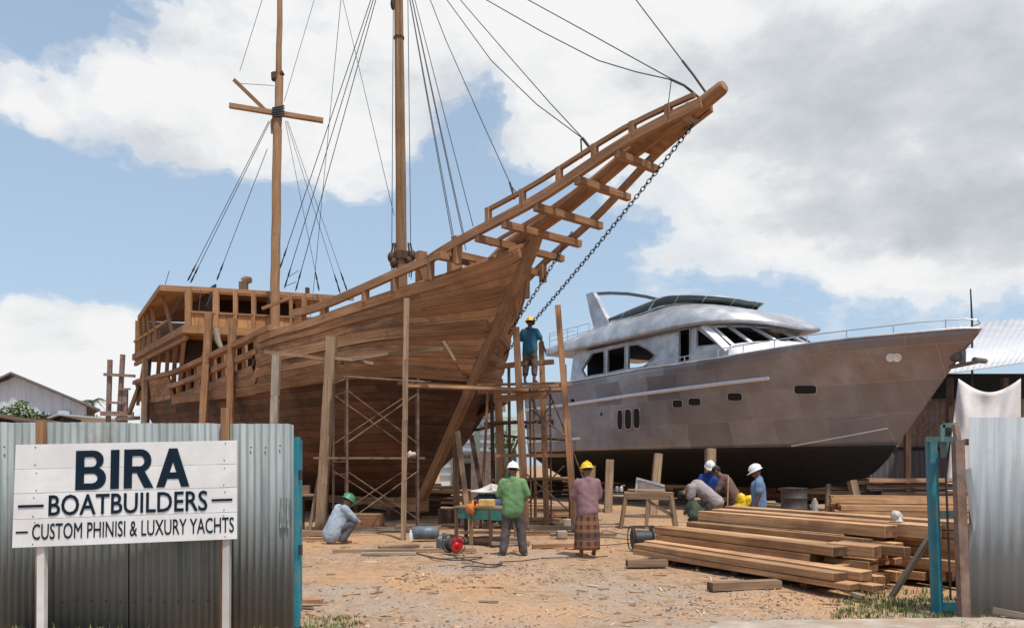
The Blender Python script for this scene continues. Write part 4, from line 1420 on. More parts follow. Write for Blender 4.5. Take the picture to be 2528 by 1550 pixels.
# ---------------------------------------------------------------- right fence and gate
fr_ = empty('corrugated_fence', (6, 8.4, 0), 'tall plain grey corrugated fence beside the right gatepost', 'fence')
x = P(2392, 1300, 8.4).x
for k in range(4):
    mb = MB()
    corr(mb, (x + k * .8, 8.4 + .012 * (k % 2) , 0), (1, 0, 0), .84, -.05, 2.175 + random.uniform(-.01, .012) , .135, .009, (0, 1, 0))
    solid(mb.build('sheet', M['fence2'], fr_), .002)
mb = MB(); mb.beam((x, 8.47, 1.9), (x + 3.2, 8.47, 1.9), .05, .07); mb.build('rail', M['old_wood'], fr_)
mb = MB()
mb.add([(x - .06, 8.37, 1.6), (x + .0, 8.36, 1.62), (x + .08, 8.375, 1.1), (x + .03, 8.36, .9), (x - .02, 8.37, 1.2)], [(0, 1, 2, 3, 4)])
solid(mb.build('bent_edge', M['fence2'], fr_), .003)
M['rust_post'] = mk('rusty_brown_post', (.15, .085, .06), (.32, .20, .15), 7, rough=.75, stain=(.22, .21, .20), stain_scale=3, stain_amt=.7, bump=.3)
gp = empty('gatepost', P(2381, 1524, 8.3) * 1, 'rusty brown gatepost between the teal gate and the right fence', 'post')
gp.location.z = 0; WL[gp.name] = Vector(gp.location)
p0, p1 = P(2381, 1535, 8.3), P(2364, 1085, 8.3)
mb = MB(); mb.beam(p0 - Vector((0, 0, .1)), p1, .095, .09, up=(0, 1, 0), jit=.003); mb.build('post', M['rust_post'], gp)
mb = MB(); mb.beam(p1 + Vector((0, 0, .0)), P(2358, 1047, 8.3), .05, .06, up=(0, 1, 0)); mb.build('post_top', M['rust_post'], gp)
M['teal_grey'] = mk('faded_teal_paint', (.06, .15, .15), (.16, .26, .25), 6, rough=.6, stain=(.20, .15, .11), stain_scale=5, stain_amt=.7)
gt = empty('metal_gate', P(2312, 1509, 8.6), 'tall narrow teal metal gate frame standing open by the right gatepost', 'gate')
gt.location.z = 0; WL[gt.name] = Vector(gt.location)
mb = MB(); mb.beam(P(2314, 1512, 8.6), P(2298, 1079, 8.6), .112, .05, up=(0, 1, 0), jit=.002); mb.build('stile', M['teal'], gt)
mb = MB(); mb.beam(P(2290, 1084, 8.57), P(2366, 1084, 8.28), .06, .06); mb.build('rail', M['teal_grey'], gt)
mb = MB(); mb.beam(P(2316, 1270, 8.62), P(2372, 1270, 8.4), .05, .09); mb.build('rail', M['teal_grey'], gt)
mb = MB(); mb.beam(P(2322, 1496, 8.62), P(2378, 1496, 8.4), .05, .095); mb.build('rail', M['teal'], gt)
mb = MB(); mb.tube([P(2332, 1090, 8.5), P(2340, 1300, 8.5), P(2347, 1480, 8.5)], .013, 6); mb.build('rod', M['iron'], gt)
mb = MB()
for a, b in (((2328, 1090), (2326, 1048)), ((2326, 1050), (2362, 1049))): mb.beam(P(*a, 8.4), P(*b, 8.4), .05, .03, up=(0, 1, 0))
mb.poly([P(2322, 1088, 8.42), P(2345, 1088, 8.42), P(2336, 1130, 8.42), P(2326, 1130, 8.42)], (), (0, .02, 0))
mb.build('latch_bracket', M['teal_grey'], gt)
mb = MB(); mb.tube([P(2341, 1056, 8.38), P(2341, 1074, 8.38)], .028, 8); mb.build('padlock', M['iron'], gt)
p0, p1 = G(2198, 1478), P(2300, 1318, 8.75)
mb = MB(); mb.beam(p0, p1, .055, .055, jit=.004); tag(mb.build('gate_prop', M['grey_wood']), 'grey pole propped at a slant against the right teal gate', 'pole')
# ================================================================ shores that hold the schooner up
def shore(pt, pb, Y0, Y1, w, mat, label, group='shores under the schooner', zb=None, name='shore_post'):
    a = P(*pt, Y0)
    b = G(*pb) if Y1 is None else P(*pb, Y1)
    b.z = -.05 if zb is None else zb
    mb = MB()
    n = 4
    for k in range(n):
        p, q = a.lerp(b, k / n), a.lerp(b, (k + 1) / n)
        j = Vector((random.uniform(-.012, .012), 0, 0)) if 0 < k else Vector()
        mb.beam(p, q + (q - p) * .01, w, w * .85, up=(0, 1, 0), jit=.008)
    return tag(mb.build(name, M[mat]), label, 'post', group)


def near_hull(px, py, gap=.25):
    q, b, z = S.on(px, py, hull_b_at)
    return S.pt(q, b + gap, z).y


shore((820, 832), (790, 1309), 19.0, 19.0, .235, 'old_wood', 'thick pale timber shore leaning on the schooner behind the squatting worker')
shore((1004, 737), (996, 1330), 17.25, 17.25, .115, 'old_wood', 'tall slim timber post in front of the metal scaffold, nearly reaching the schooner rail')
shore((683, 868), (669, 1042), 21.0, 21.0, .2, 'grey_wood', 'weathered grey shore against the schooner above the end of the left fence')
shore((574, 787), (562, 1042), near_hull(574, 860), near_hull(574, 860) - .1, .2, 'ship_wood', 'brown shore against the schooner rising above the bare fence post')
shore((517, 772), (488, 1042), near_hull(517, 860), near_hull(517, 860) - .2, .22, 'ship_wood', 'slanting brown shore against the schooner bulwark under the deckhouse corner')
shore((361, 886), (355, 1042), 32.6, 32.4, .26, 'old_wood', 'upright brown shore at the stern corner of the schooner')
shore((1163, 1075), (1207, 1215), 20.6, 20.0, .12, 'dark_wood', 'dark slanting prop between the schooner stem and the wooden tower')
shore((1130, 1065), (1160, 1246), 20.2, 19.8, .13, 'old_wood', 'pale plank prop leaning under the schooner stem')
shore((1125, 1070), (1128, 1262), 20.9, 20.9, .17, 'dark_wood', 'upright dark prop directly under the schooner stem')
shore((787, 1180), (763, 1292), 19.4, 19.2, .07, 'old_wood', 'thin stick leaning beside the thick pale shore')
for (a, b, Y0, Y1, w, lab) in (((655, 868), (846, 895), 19.6, 19.2, .13, 'split plank fixed across the schooner side left of the thick pale shore'),
                              ((842, 890), (1090, 862), 19.2, 18.0, .11, 'long pole fixed across the bow planking, crossing behind the slim post'),
                              ((806, 884), (922, 898), 19.0, 19.1, .12, 'short board nailed to the thick pale shore')):
    mb = MB(); pa_, pb_ = P(*a, Y0), P(*b, Y1); mb.beam(pa_, pa_.lerp(pb_, .5) + Vector((0, 0, .03)), w, .09, jit=.015); mb.beam(pa_.lerp(pb_, .5) + Vector((0, 0, .03)), pb_, w, .08, jit=.015)
    tag(mb.build('staging_plank', M['old_wood']), lab, 'plank')
mb = MB(); mb.beam(P(1094, 842, 17.6), P(1122, 890, 17.7), .07, .06, jit=.008); tag(mb.build('staging_plank', M['old_wood']), 'short slanting board against the dark patch on the bow planking', 'plank')
# keel blocks
for k, q in enumerate((6, 8, 10, 12, 14, 16.5, 19)):
    mb = MB()
    for h in range(2):
        mb.beam(S.pt(q, -.55 + .1 * h, .09 + .2 * h - .02), S.pt(q, .55, .09 + .2 * h - .02), .3, .19, jit=.01)
    tag(mb.build('keel_block', M['dark_wood']), 'stacked timber block under the schooner keel', 'block', 'blocks under the schooner keel')

# ================================================================ metal scaffold in front of the bow
sc = empty('scaffold', P(940, 1326, 17.8), 'rusty metal pipe scaffold two lifts high in front of the schooner bow', 'scaffold')
sc.location.z = 0; WL[sc.name] = Vector(sc.location)
A0, A1 = P(857, 1326, 17.6), P(823, 1300, 18.7)
B0, B1 = P(1032, 1318, 18.4), P(997, 1300, 19.5)
for p in (A0, A1, B0, B1): p.z = 0
ZT, ZM = 3.72, 1.78
def frame_lift(a, b, z0, z1, name):
    mb = MB()
    for p in (a, b): mb.tube([p + Vector((0, 0, z0)), p + Vector((0, 0, z1))], .03, 8)
    d = (b - a).normalized() * .13
    mb.tube([a + d + Vector((0, 0, z0 + .1)), a + d + Vector((0, 0, z1 - .35))], .022, 6)
    mb.tube([a + Vector((0, 0, z1 - .1)), b + Vector((0, 0, z1 - .1))], .024, 6)
    mb.tube([a + Vector((0, 0, z1 - .4)), b + Vector((0, 0, z1 - .4))], .02, 6)
    mb.tube([a + d + Vector((0, 0, z0 + .25)), a + Vector((0, 0, z0 + .25))], .018, 6)
    return mb.build(name, M['pipe'], sc)
for a, b in ((A0, A1), (B0, B1)):
    frame_lift(a, b, 0, ZM + .05, 'pipe_frame'); frame_lift(a, b, ZM + .06, ZT, 'pipe_frame')
for a, b in ((A0, B0), (A1, B1)):
    for z0, z1 in ((.35, 1.5), (2.15, 3.35)):
        for s_, e_ in ((z0, z1), (z1, z0)):
            mb = MB(); mb.tube([a + Vector((0, .01, s_)), b + Vector((0, -.01, e_))], .016, 6); mb.build('cross_brace', M['pipe'], sc)
mb = MB(); mb.tube([A0 + Vector((-.1, 0, ZT - .06)), B0 + Vector((.3, 0, ZT - .10))], .03, 6); mb.build('ledger', M['pipe'], sc)


def plank(p0, p1, w, h, mat, label, cat='plank', group=None, name='plank', jit=.006, up=(0, 0, 1), ends=False):
    mb = MB(); mb.beam(p0, p1, w, h, up=up, jit=jit)
    if ends:
        mb.mi[-1] = mb.mi[-2] = 1
        o = mb.build(name, [M[mat], M['sawn_end_shade']])
    else: o = mb.build(name, M[mat])
    return tag(o, label, cat, group)


o3 = Vector((-.75, .2, ZM + .03))
plank(A0.lerp(A1, .25) + o3, B0.lerp(B1, .25) + Vector((.25, 0, ZM + .03)), .3, .05, 'old_wood', 'board laid across the middle lift of the metal scaffold', group=None, name='scaffold_plank')
mb = MB(); mb.ball(P(1013, 1128, 18.4), (.14, .1, .06), 8, 6, squash=.4); tag(mb.build('rag', plain('pale_rag', (.5, .42, .36), .9)), 'crumpled pale rag on the scaffold board beside the slim post', 'rag')
# walkway from the scaffold to the tower
wk = [(P(985, 945, 18.7), P(1240, 958, 19.8)), (P(1000, 953, 18.4), P(1300, 962, 19.5)), (P(1180, 950, 20.1), P(1404, 946, 19.9)), (P(1290, 957, 19.6), P(1412, 949, 19.5))]
wl = ['upper walkway plank from the metal scaffold to the schooner stem', 'lower walkway plank from the metal scaffold into the wooden tower',
      'back platform plank under the worker in the blue tee shirt', 'front platform plank under the worker in the blue tee shirt']
for (a, b), l in zip(wk, wl): plank(a, b, .27, .06, 'ship_wood', l, name='walkway_plank', jit=.012)

# ================================================================ wooden tower by the stem
tw = empty('scaffold_tower', P(1330, 1290, 20), 'tall timber and pipe staging tower beside the schooner stem', 'scaffold')
tw.location.z = 0; WL[tw.name] = Vector(tw.location)
def tpost(pt, Y0, pb, Y1, w, mat='ship_wood', nm='post'):
    a, b = P(*pt, Y0), P(*pb, Y1); b.z = -.05
    mb = MB()
    m = a.lerp(b, .5)
    mb.beam(a, m, w, w * .9, up=(0, 1, 0), jit=.01); mb.beam(m, b, w * 1.12, w, up=(0, 1, 0), jit=.01)
    return mb.build(nm, M[mat], tw)
tpost((1274, 808), 19.6, (1299, 1300), 19.6, .165)
tpost((1337, 844), 20.4, (1350, 1290), 20.4, .135)
tpost((1377, 754), 19.4, (1421, 1295), 19.4, .15)
tpost((1229, 962), 20.9, (1245, 1285), 20.9, .19)
tpost((1214, 975), 21.3, (1219, 1280), 21.3, .10, 'dark_wood')
for px in (1290, 1308, 1358):
    mb = MB(); mb.tube([P(px, 955, 20.2), P(px + 3, 1290, 20.2) * 1], .024, 6); mb.build('pipe', M['pipe'], tw)
for a, b, w, nm in (((1226, 1125), (1404, 1123), .09, 'crossbar'), ((1228, 905), (1300, 897), .12, 'crossbar'), ((1290, 898), (1366, 893), .12, 'crossbar'),
                    ((1220, 985), (1350, 975), .17, 'crossbar'), ((1290, 975), (1355, 968), .12, 'crossbar')):
    mb = MB(); mb.beam(P(*a, 20.3), P(*b, 19.8), .1, w, jit=.01); mb.build(nm, M['ship_wood'], tw)
for a, b in (((1300, 955), (1345, 1060)), ((1355, 965), (1440, 1180)), ((1368, 990), (1320, 1050)), ((1298, 1168), (1400, 1256)), ((1300, 1245), (1392, 1150)), ((1310, 1010), (1395, 1075))):
    mb = MB(); mb.tube([P(*a, 20.1), P(*b, 19.3)], .02, 6); mb.build('brace', M['pipe'], tw)
mb = MB()
for k in range(12): mb.tube([P(1352, 975 + 25 * k, 20.0), P(1362, 974 + 25 * k, 20.0)], .014, 5)
mb.build('rungs', M['pipe'], tw)
# offcuts of heavy timber hung under the walkway by the stem
for (a, b, Y0, Y1, w, m_, nm_) in (((1256, 905), (1262, 1290), 21.2, 21.2, .09, 'dark_wood', 'pole'), ((1318, 930), (1322, 1290), 21, 21, .08, 'ship_wood', 'pole'), ((1395, 900), (1408, 1290), 21, 21, .07, 'dark_wood', 'pole'), ((1205, 960), (1186, 1280), 20.6, 20.4, .08, 'ship_wood', 'pole'),
        ((1195, 1046), (1360, 1040), 20.8, 20.6, .09, 'dark_wood', 'ledger'), ((1215, 1185), (1415, 1180), 20.6, 20.2, .08, 'ship_wood', 'ledger'), ((1180, 968), (1390, 962), 20.9, 20.7, .10, 'ship_wood', 'ledger'), ((1240, 1075), (1405, 1085), 20.9, 20.4, .07, 'dark_wood', 'ledger'), ((1205, 1270), (1290, 1060), 20.8, 20.4, .06, 'ship_wood', 'diagonal')):
    a_, b_ = P(*a, Y0), P(*b, Y1)
    if nm_ == 'pole': b_.z = 0
    mb = MB(); m1 = a_.lerp(b_, .5) + Vector((random.uniform(-.03, .03), 0, random.uniform(-.03, .03))); mb.tube([a_, m1, b_], [w * .5, w * .48, w * .55], 7); mb.build(nm_, M[m_], tw)
plank(P(1165, 1028, 23.5), P(1240, 985, 22.4), .3, .22, 'dark_wood', 'rough dark timber slung under the walkway behind the stem', name='heavy_timber', jit=.04)
plank(P(1168, 1062, 24), P(1262, 1040, 24.5), .9, .06, 'dark_wood', 'dark sloping awning board behind the wooden tower', name='awning_board', jit=.02)

# ================================================================ front stack of sawn planks
DL, DW = Vector((.456, -.89, 0)).normalized(), Vector((.89, .456, 0)).normalized()
O = Vector((2.09, 13.45, 0))
def tplank(d, z, w, h, s0, L, label, group, skew=0.0, mat='sawn'):
    a = O + DW * d + DL * s0 + Vector((0, 0, z))
    b = a + (DL + DW * skew) * L
    mb = MB()
    n = 3
    sag = random.uniform(-.008, .008)
    mid_pt = a.lerp(b, .5) + Vector((0, 0, sag))
    mb.beam(a, b, w, h, jit=.009)
    mb.mi[-1] = mb.mi[-2] = 1
    return tag(bev(mb.build('sawn_plank', [M[mat], M['sawn_end_shade']]), .006), label, 'plank', group)


G1 = 'planks of the front timber stack'
lab = {0: 'sawn plank in the lowest front step of the near timber stack', 1: 'sawn plank in the broad second step of the near timber stack',
       2: 'sawn plank in the narrow third step of the near timber stack', 3: 'sawn plank in the high back rows of the near timber stack'}
rr = random.Random(5)
# (d0, width, layers [(z bottom, thickness)], length, step)
rows = [(0.13, .26, [(.09, .09), (.185, .10)], 4.35, 0), (.40, .24, [(.09, .09), (.185, .13)], 4.45, 0),
        (.70, .34, [(.09, .09), (.185, .12), (.31, .10), (.415, .13)], 3.75, 1), (1.05, .34, [(.09, .09), (.185, .12), (.31, .10), (.415, .125)], 3.7, 1),
        (1.34, .22, [(.09, .12), (.215, .13), (.35, .10), (.455, .16)], 3.85, 2),
        (1.68, .30, [(.09, .12), (.215, .13), (.35, .13), (.485, .14), (.63, .17)], 4.0, 3), (2.0, .26, [(.09, .12), (.215, .13), (.35, .13), (.485, .14), (.63, .20)], 4.4, 3),
        (2.3, .28, [(.09, .12), (.215, .13), (.35, .13), (.485, .14), (.63, .12), (.755, .12)], 6.3, 3), (2.62, .3, [(.215, .13), (.35, .13), (.485, .12), (.61, .12)], 6.5, 3)]
for d, w, lay, L, st in rows:
    for j, (z, h) in enumerate(lay):
        s0 = {0: 0, 1: -.02, 2: -.06, 3: -.1}[st] + rr.uniform(-.04, .04)
        tplank(d + rr.uniform(-.02, .02), z + h / 2, w - .012, h - .006, s0, L + rr.uniform(-.34, .2) * (1 if j < len(lay) - 1 else .4) - (0.5 if st == 3 and j < len(lay) - 1 and L < 5 else 0), lab[st], G1, rr.uniform(-.011, .011))
# short lengths jutting from the right end of the stack
for k in range(16):
    d = .9 + (k % 6) * .28 + rr.uniform(-.05, .05)
    z = .12 + (k // 6) * .19 + rr.uniform(-.02, .03)
    tplank(d, z, rr.uniform(.14, .22), rr.uniform(.09, .16), 3.3 + rr.uniform(-.1, .2), rr.uniform(.5, 1.0), 'short rough length jutting from the dark right end of the near timber stack', 'short lengths at the stack end', rr.uniform(-.12, .12))
for k, (d, s0, L, z) in enumerate(((1.9, 3.6, 1.3, .30), (2.3, 3.9, 1.5, .45), (2.75, 3.6, 2.0, .16), (3.1, 3.2, 2.5, .30), (2.9, 3.8, 1.8, .62), (3.4, 3.0, 2.6, .10))):
    tplank(d, z, .24, .14, s0, L, 'loose thick plank poking out toward the teal gate behind the near timber stack', 'loose planks behind the gate', rr.uniform(-.03, .03))
for (a, b, l) in (((1547, 1399), (1646, 1398), 'short bearer poking from under the left end of the near timber stack'), ((1752, 1458), (1922, 1450), 'short bearer lying on the ground before the near timber stack'),
                  ((2070, 1462), (2130, 1485), 'thin scrap stick on the ground below the stack end')):
    p, q = G(*a), G(*b)
    p.z += .06; q.z += .06
    plank(p, q, .16 if 'bearer' in l else .04, .10 if 'bearer' in l else .04, 'old_wood' if 'bearer' in l else 'grey_wood', l, name='timber_bearer', ends=True)
for s0 in (.9, 2.3, 3.6):
    a = O + DL * s0 + DW * .2; b = O + DL * s0 + DW * 2.7
    plank(a + Vector((0, 0, .04)), b + Vector((0, 0, .04)), .12, .08, 'dark_wood', 'bearer crossing under the near timber stack', group='bearers under the near stack', name='timber_bearer')
mb = MB(); c = O + DL * 3.75 + DW * 1.95 + Vector((0, 0, .86)); mb.ball(c, (.07, .075, .06), 8, 6, squash=.4); mb.ball(c - Vector((0, .04, .03)), (.09, .07, .035), 8, 5, squash=.3)
tag(mb.build('rag', plain('light_rag', (.62, .58, .54), .9)), 'balled up pale rag on the right end of the near timber stack', 'rag')

# rear light stack
DL2 = Vector((.97, -.24, 0)).normalized(); DW2 = Vector((.24, .97, 0))
O2 = G(2055, 1312); O2 = P(2052, 1300, 17.6); O2.z = 0
for r_ in range(4):
    for j in range(6):
        a = O2 + DW2 * (.3 * r_ + .03 * rr.uniform(-1, 1)) + DL2 * rr.uniform(-.08, .25) + Vector((0, 0, .16 + j * .13 + (.02 * r_)))
        if j == 5 and r_ == 0: continue
        plank(a, a + DL2 * (5.0 + rr.uniform(-.3, .3)), .27, .115, 'sawn', 'long pale plank in the neat stack under the yacht bow', group='planks of the stack under the yacht bow', name='sawn_plank', ends=True)
for s_ in (.5, 2.5, 4.5):
    a = O2 + DL2 * s_; plank(a + Vector((0, 0, .05)), a + DW2 * 1.1 + Vector((0, 0, .05)), .14, .1, 'dark_wood', 'bearer under the neat stack below the yacht bow', group='bearers under the neat stack', name='timber_bearer')
for k in range(4):
    a = G(1965 + 20 * k, 1290 - 4 * k) + Vector((1.2, 0, 0))
# back dark stack against the shed
O3 = P(2118, 1230, 24); O3.z = 0
for r_ in range(2):
    for j in range(6):
        a = O3 + Vector((rr.uniform(-.3, .4) + .1 * j, .35 * r_ + rr.uniform(-.05, .05), .12 + .21 * j))
        plank(a, a + Vector((5.2 + rr.uniform(-.8, .5), -.5, rr.uniform(-.03, .05))), .26, .12 if j % 2 else .16, 'ship_wood' if j == 5 else 'dark_wood', 'dark weathered board in the stack along the right shed wall', group='dark boards along the shed wall', name='stored_board', jit=.02)

# ================================================================ benches, tools and clutter
tb = empty('workbench', G(1180, 1330), 'green topped workbench with an apron in front of the worker in green', 'workbench')
tb.location.z = 0; WL[tb.name] = Vector(tb.location)
c0, c1 = P(1119, 1255, 16.4), P(1246, 1255, 15.6)
c0.z = c1.z = .77
back = Vector((.25, .85, 0))
mb = MB(); mb.poly([c0, c1, c1 + back, c0 + back], (), (0, 0, -.04)); mb.build('top', M['old_wood'], tb)
mb = MB(); mb.beam(c0 + Vector((.04, .02, -.15)), c1 + Vector((-.02, .02, -.15)), .03, .2); mb.beam(c1 + Vector((-.03, .03, -.15)), c1 + back + Vector((-.03, -.05, -.15)), .03, .2); mb.build('apron', M['teal_bench'], tb)
for p, m_ in ((c0.lerp(c1, .06), 'dark_wood'), (c0.lerp(c1, .36) , 'old_wood'), (c0.lerp(c1, .74), 'dark_wood'), (c1 + back * .9, 'old_wood'), (c0 + back * .9, 'dark_wood')):
    mb = MB(); mb.beam((p.x, p.y + .04, -.02), (p.x, p.y + .04, .74), .08, .08, up=(0, 1, 0)); mb.build('leg', M[m_], tb)
mb = MB(); mb.beam(c0.lerp(c1, .1) + Vector((0, .05, -.55)), c0.lerp(c1, .95) + Vector((0, .05, -.5)), .04, .07); mb.build('stretcher', M['old_wood'], tb)
p = c0.lerp(c1, .60) + back * .25
mb = MB(); mb.box(p + Vector((0, 0, .085)), (.30, .22, .15), -.3); tag(bev(mb.build('carton', plain('yellow_carton', (.62, .42, .13), .7)), .01), 'yellow box on the green topped workbench', 'box')
mb = MB(); p = c0.lerp(c1, .36) + back * .2; mb.ball(p + Vector((0, 0, .06)), (.12, .1, .075), 8, 6, squash=.5); mb.ball(p + Vector((.06, -.05, .0)), (.05, .04, .07), 8, 6)
tag(mb.build('cloth', plain('orange_cloth', (.65, .20, .05), .85)), 'orange cloth hanging over the edge of the green topped workbench', 'cloth')
mb = MB(); p = P(1215, 1245, 17.3); mb.ball(Vector((p.x, p.y, .75)), (.42, .3, .30), 12, 8, squash=.25); mb.ball(Vector((p.x + .35, p.y - .1, .62)), (.25, .25, .34), 10, 7, squash=.2)
tag(mb.build('tarpaulin_bundle', plain('blue_tarpaulin', (.05, .085, .14), .6)), 'dark blue tarpaulin bundle behind the green topped workbench', 'tarpaulin')
mb = MB(); mb.ball(Vector((p.x - .02, p.y - .05, 1.04)), (.42, .28, .06), 12, 6, squash=.4); tag(mb.build('sack', plain('pale_sack', (.5, .46, .42), .9)), 'flat pale sack lying on the blue tarpaulin bundle', 'sack')
mb = MB(); p = G(1221, 1322); mb.lathe((p.x, p.y, .78), (0, 0, 1), [(0, .12), (.3, .16), (.3, .14), (.05, .11), (.05, 0)], 14); tag(mb.build('bucket', M['teal_bench']), 'dark green bucket on the workbench beside the worker in green', 'bucket')

# cable reels
def reel(c, r, w, ax, disc, name, label):
    root = empty(name, (c.x, c.y, 0), label, 'cable reel')
    ax = Vector(ax).normalized()
    s_ = ax.cross(Vector((0, 0, 1))).normalized()
    mb = MB()
    mb.lathe(c + ax * (w / 2), ax, [(0, .02), (0, r), (.02, r), (.025, r * .85), (.015, r * .3), (.04, r * .28), (.04, 0)], 20)
    mb.build('side_disc', disc, root)
    mb = MB(); mb.lathe(c - ax * (w / 2), -ax, [(0, .02), (0, r), (.02, r), (.025, r * .85), (.04, r * .28), (.04, 0)], 20); mb.build('side_disc', M['iron'], root)
    mb = MB(); mb.lathe(c - ax * w / 2, ax, [(0, r * .72), (w * .3, r * .78), (w * .6, r * .75), (w, r * .72)], 16); mb.build('cable_coil', M['rope'], root)
    mb = MB()
    for sg in (-1, 1):
        pts = []
        for k in range(13):
            an = math.pi * 2 * k / 12
            pts.append(c + ax * (sg * (w / 2 + .06)) + s_ * math.cos(an) * r * 1.12 + Vector((0, 0, max(-c.z + .02, math.sin(an) * r * 1.12))))
        mb.tube(pts, .012, 5)
    mb.tube([c - ax * (w / 2 + .06) + Vector((0, 0, r * 1.12)), c + ax * (w / 2 + .06) + Vector((0, 0, r * 1.12))], .014, 6)
    mb.build('stand', M['iron'], root)
    return root


c = P(1120, 1344, 14.2); c.z = .19
reel(c, .145, .17, (.62, -.78, .0), plain('red_reel_plastic', (.55, .02, .025), .35), 'cable_reel', 'red cable reel in a black wire stand on the dirt')
c = P(1586, 1330, 14.9); c.z = .23
reel(c, .21, .34, (1, .12, 0), M['iron'], 'cable_reel', 'black cable reel at the left end of the near timber stack')
mb = MB(); p = P(1097, 1330, 14.8); mb.box((p.x, p.y, .12), (.24, .3, .22), .4); mb.tube([(p.x, p.y, .23), (p.x, p.y, .34)], .05, 10); mb.tube([(p.x - .1, p.y - .1, .3), (p.x + .12, p.y - .1, .32)], .015, 6)
tag(bev(mb.build('petrol_engine', plain('grey_engine', (.13, .15, .18), .5, .3)), .01), 'small grey engine on the ground behind the red cable reel', 'engine')
# lying tank
mb = MB(); a, b = G(1022, 1331), G(1080, 1331); a.z = b.z = .15
mb.tube([a - Vector((.03, 0, 0)), a, b, b + Vector((.03, 0, 0))], [.07, .15, .15, .07], 14); tag(mb.build('gas_cylinder', plain('grey_blue_tank', (.11, .14, .17), .5)), 'grey blue cylinder lying on the ground right of the slim post', 'cylinder')
mb = MB(); p = G(1014, 1335); mb.lathe(p, (0, 0, 1), [(0, .045), (.17, .045), (.2, .02), (.24, .02), (.24, 0)], 10); tag(mb.build('bottle', plain('white_bottle', (.6, .6, .6), .4)), 'small white bottle on the ground beside the slim post', 'bottle')
# sawhorse bench with a saw
wb = empty('saw_bench', G(1588, 1290), 'rough wooden saw bench with splayed legs standing in front of the yacht', 'workbench')
wb.location.z = 0; WL[wb.name] = Vector(wb.location)
a, b = P(1541, 1216, 20.2), P(1664, 1222, 19.8)
zt = .93; a.z = b.z = zt
bk = Vector((.1, .75, 0))
mb = MB(); mb.poly([a, b, b + bk, a + bk], (), (0, 0, -.05)); mb.build('top', M['old_wood'], wb)
mb = MB(); mb.beam(a + Vector((.03, .02, -.11)), b + Vector((-.03, .02, -.11)), .05, .14); mb.build('apron', M['old_wood'], wb)
for p, sx in ((a, -.02), (a.lerp(b, .45), 0), (b, .02), (a + bk, -.02), (b + bk, .02)):
    mb = MB(); mb.beam(Vector((p.x + (.06 if sx <= 0 else -.06), p.y + .04, zt - .05)), Vector((p.x + sx * 4, p.y + .02, -.02)), .09, .08, up=(0, 1, 0), jit=.004); mb.build('leg', M['old_wood'], wb)
mb = MB(); mb.beam(a + Vector((0, .05, -.62)), b + Vector((0, .05, -.62)), .05, .08); mb.beam(a.lerp(b, .45) + Vector((0, .06, -.2)), b + Vector((0, .06, -.6)), .05, .08); mb.build('stretcher', M['old_wood'], wb)
plank(a + Vector((.15, .25, .06)), b + Vector((-.2, .3, .06)), .2, .03, 'sawn', 'thin pale board lying on the wooden saw bench', name='board')
rt = empty('bench_saw', a + Vector((.7, .35, 0)), 'grey metal saw with a tilted arm on the wooden saw bench', 'saw')
c = WL[rt.name]
mb = MB(); mb.beam(c + Vector((-.32, 0, .36)), c + Vector((.42, 0, .16)), .12, .06); mb.build('arm', M['alu_top'], rt)
mb = MB(); mb.poly([c + Vector((-.30, -.05, .0)), c + Vector((.45, -.05, .0)), c + Vector((.42, -.05, .14)), c + Vector((-.26, -.05, .30))], (), (0, .1, 0)); mb.build('guard', plain('grey_cast', (.22, .21, .2), .6, .3), rt)
mb = MB(); mb.beam(c + Vector((-.33, 0, .0)), c + Vector((-.30, 0, .34)), .06, .05, up=(0, 1, 0)); mb.build('pillar', M['alu_top'], rt)
for k in range(3):
    mb = MB(); p = a + Vector((-.25 + .12 * k, .45, -.0)); p.z = zt; mb.lathe(p, (0, 0, 1), [(0, .05), (.12, .05), (.15, .02), (.15, 0)], 9)
    if k: tag(mb.build('paint_tin', plain('tin_%d' % k, ((.35, .33, .3), (.2, .2, .22), (.4, .4, .42))[k], .4, .3)), ('', 'dull brown tin at the left end of the saw bench', 'silvery tin next to the saw on the saw bench')[k], 'tin')
mb = MB(); p = P(1684, 1283, 16.2); mb.lathe((p.x, p.y, 0), (0, 0, 1), [(0, .13), (.32, .16), (.32, .15), (.04, .12), (.04, 0)], 14); p = Vector((p.x, p.y, .32))
mb.tube([p + Vector((-.15, 0, 0)), p + Vector((-.1, 0, .12)), p + Vector((.1, 0, .12)), p + Vector((.15, 0, 0))], .007, 5)
tag(mb.build('bucket', plain('grey_bucket', (.12, .13, .14), .5, .2)), 'grey bucket at the left end of the near timber stack', 'bucket')
# yellow bag and drum
mb = MB(); p = P(1830, 1240, 16.4); mb.ball(p + Vector((-.08, 0, 0)), (.09, .12, .12), 9, 7, squash=.3); mb.ball(p + Vector((.08, 0, -.03)), (.18, .15, .10), 10, 7, squash=.25); mb.ball(Vector((p.x, p.y, p.z - .3)), (.25, .2, .3), 10, 7, squash=.15); mb.ball(Vector((p.x, p.y, .22)), (.3, .24, .25), 10, 7, squash=.15)
tag(mb.build('sack', plain('yellow_sack', (.72, .48, .01), .5)), 'bright yellow sack between two workers behind the near timber stack', 'sack')
mb = MB(); p = P(1960, 1230, 23.5); mb.lathe((p.x, p.y, 0), (0, 0, 1), [(0, .38), (.3, .38), (.32, .40), (.34, .38), (.62, .38), (.64, .40), (.66, .38), (.93, .38), (.95, .4), (.95, .36), (.9, .35), (.9, 0)], 20)
tag(mb.build('oil_drum', plain('dark_drum', (.065, .055, .052), .6, .2)), 'dark steel drum standing under the yacht bow behind the timber', 'drum')
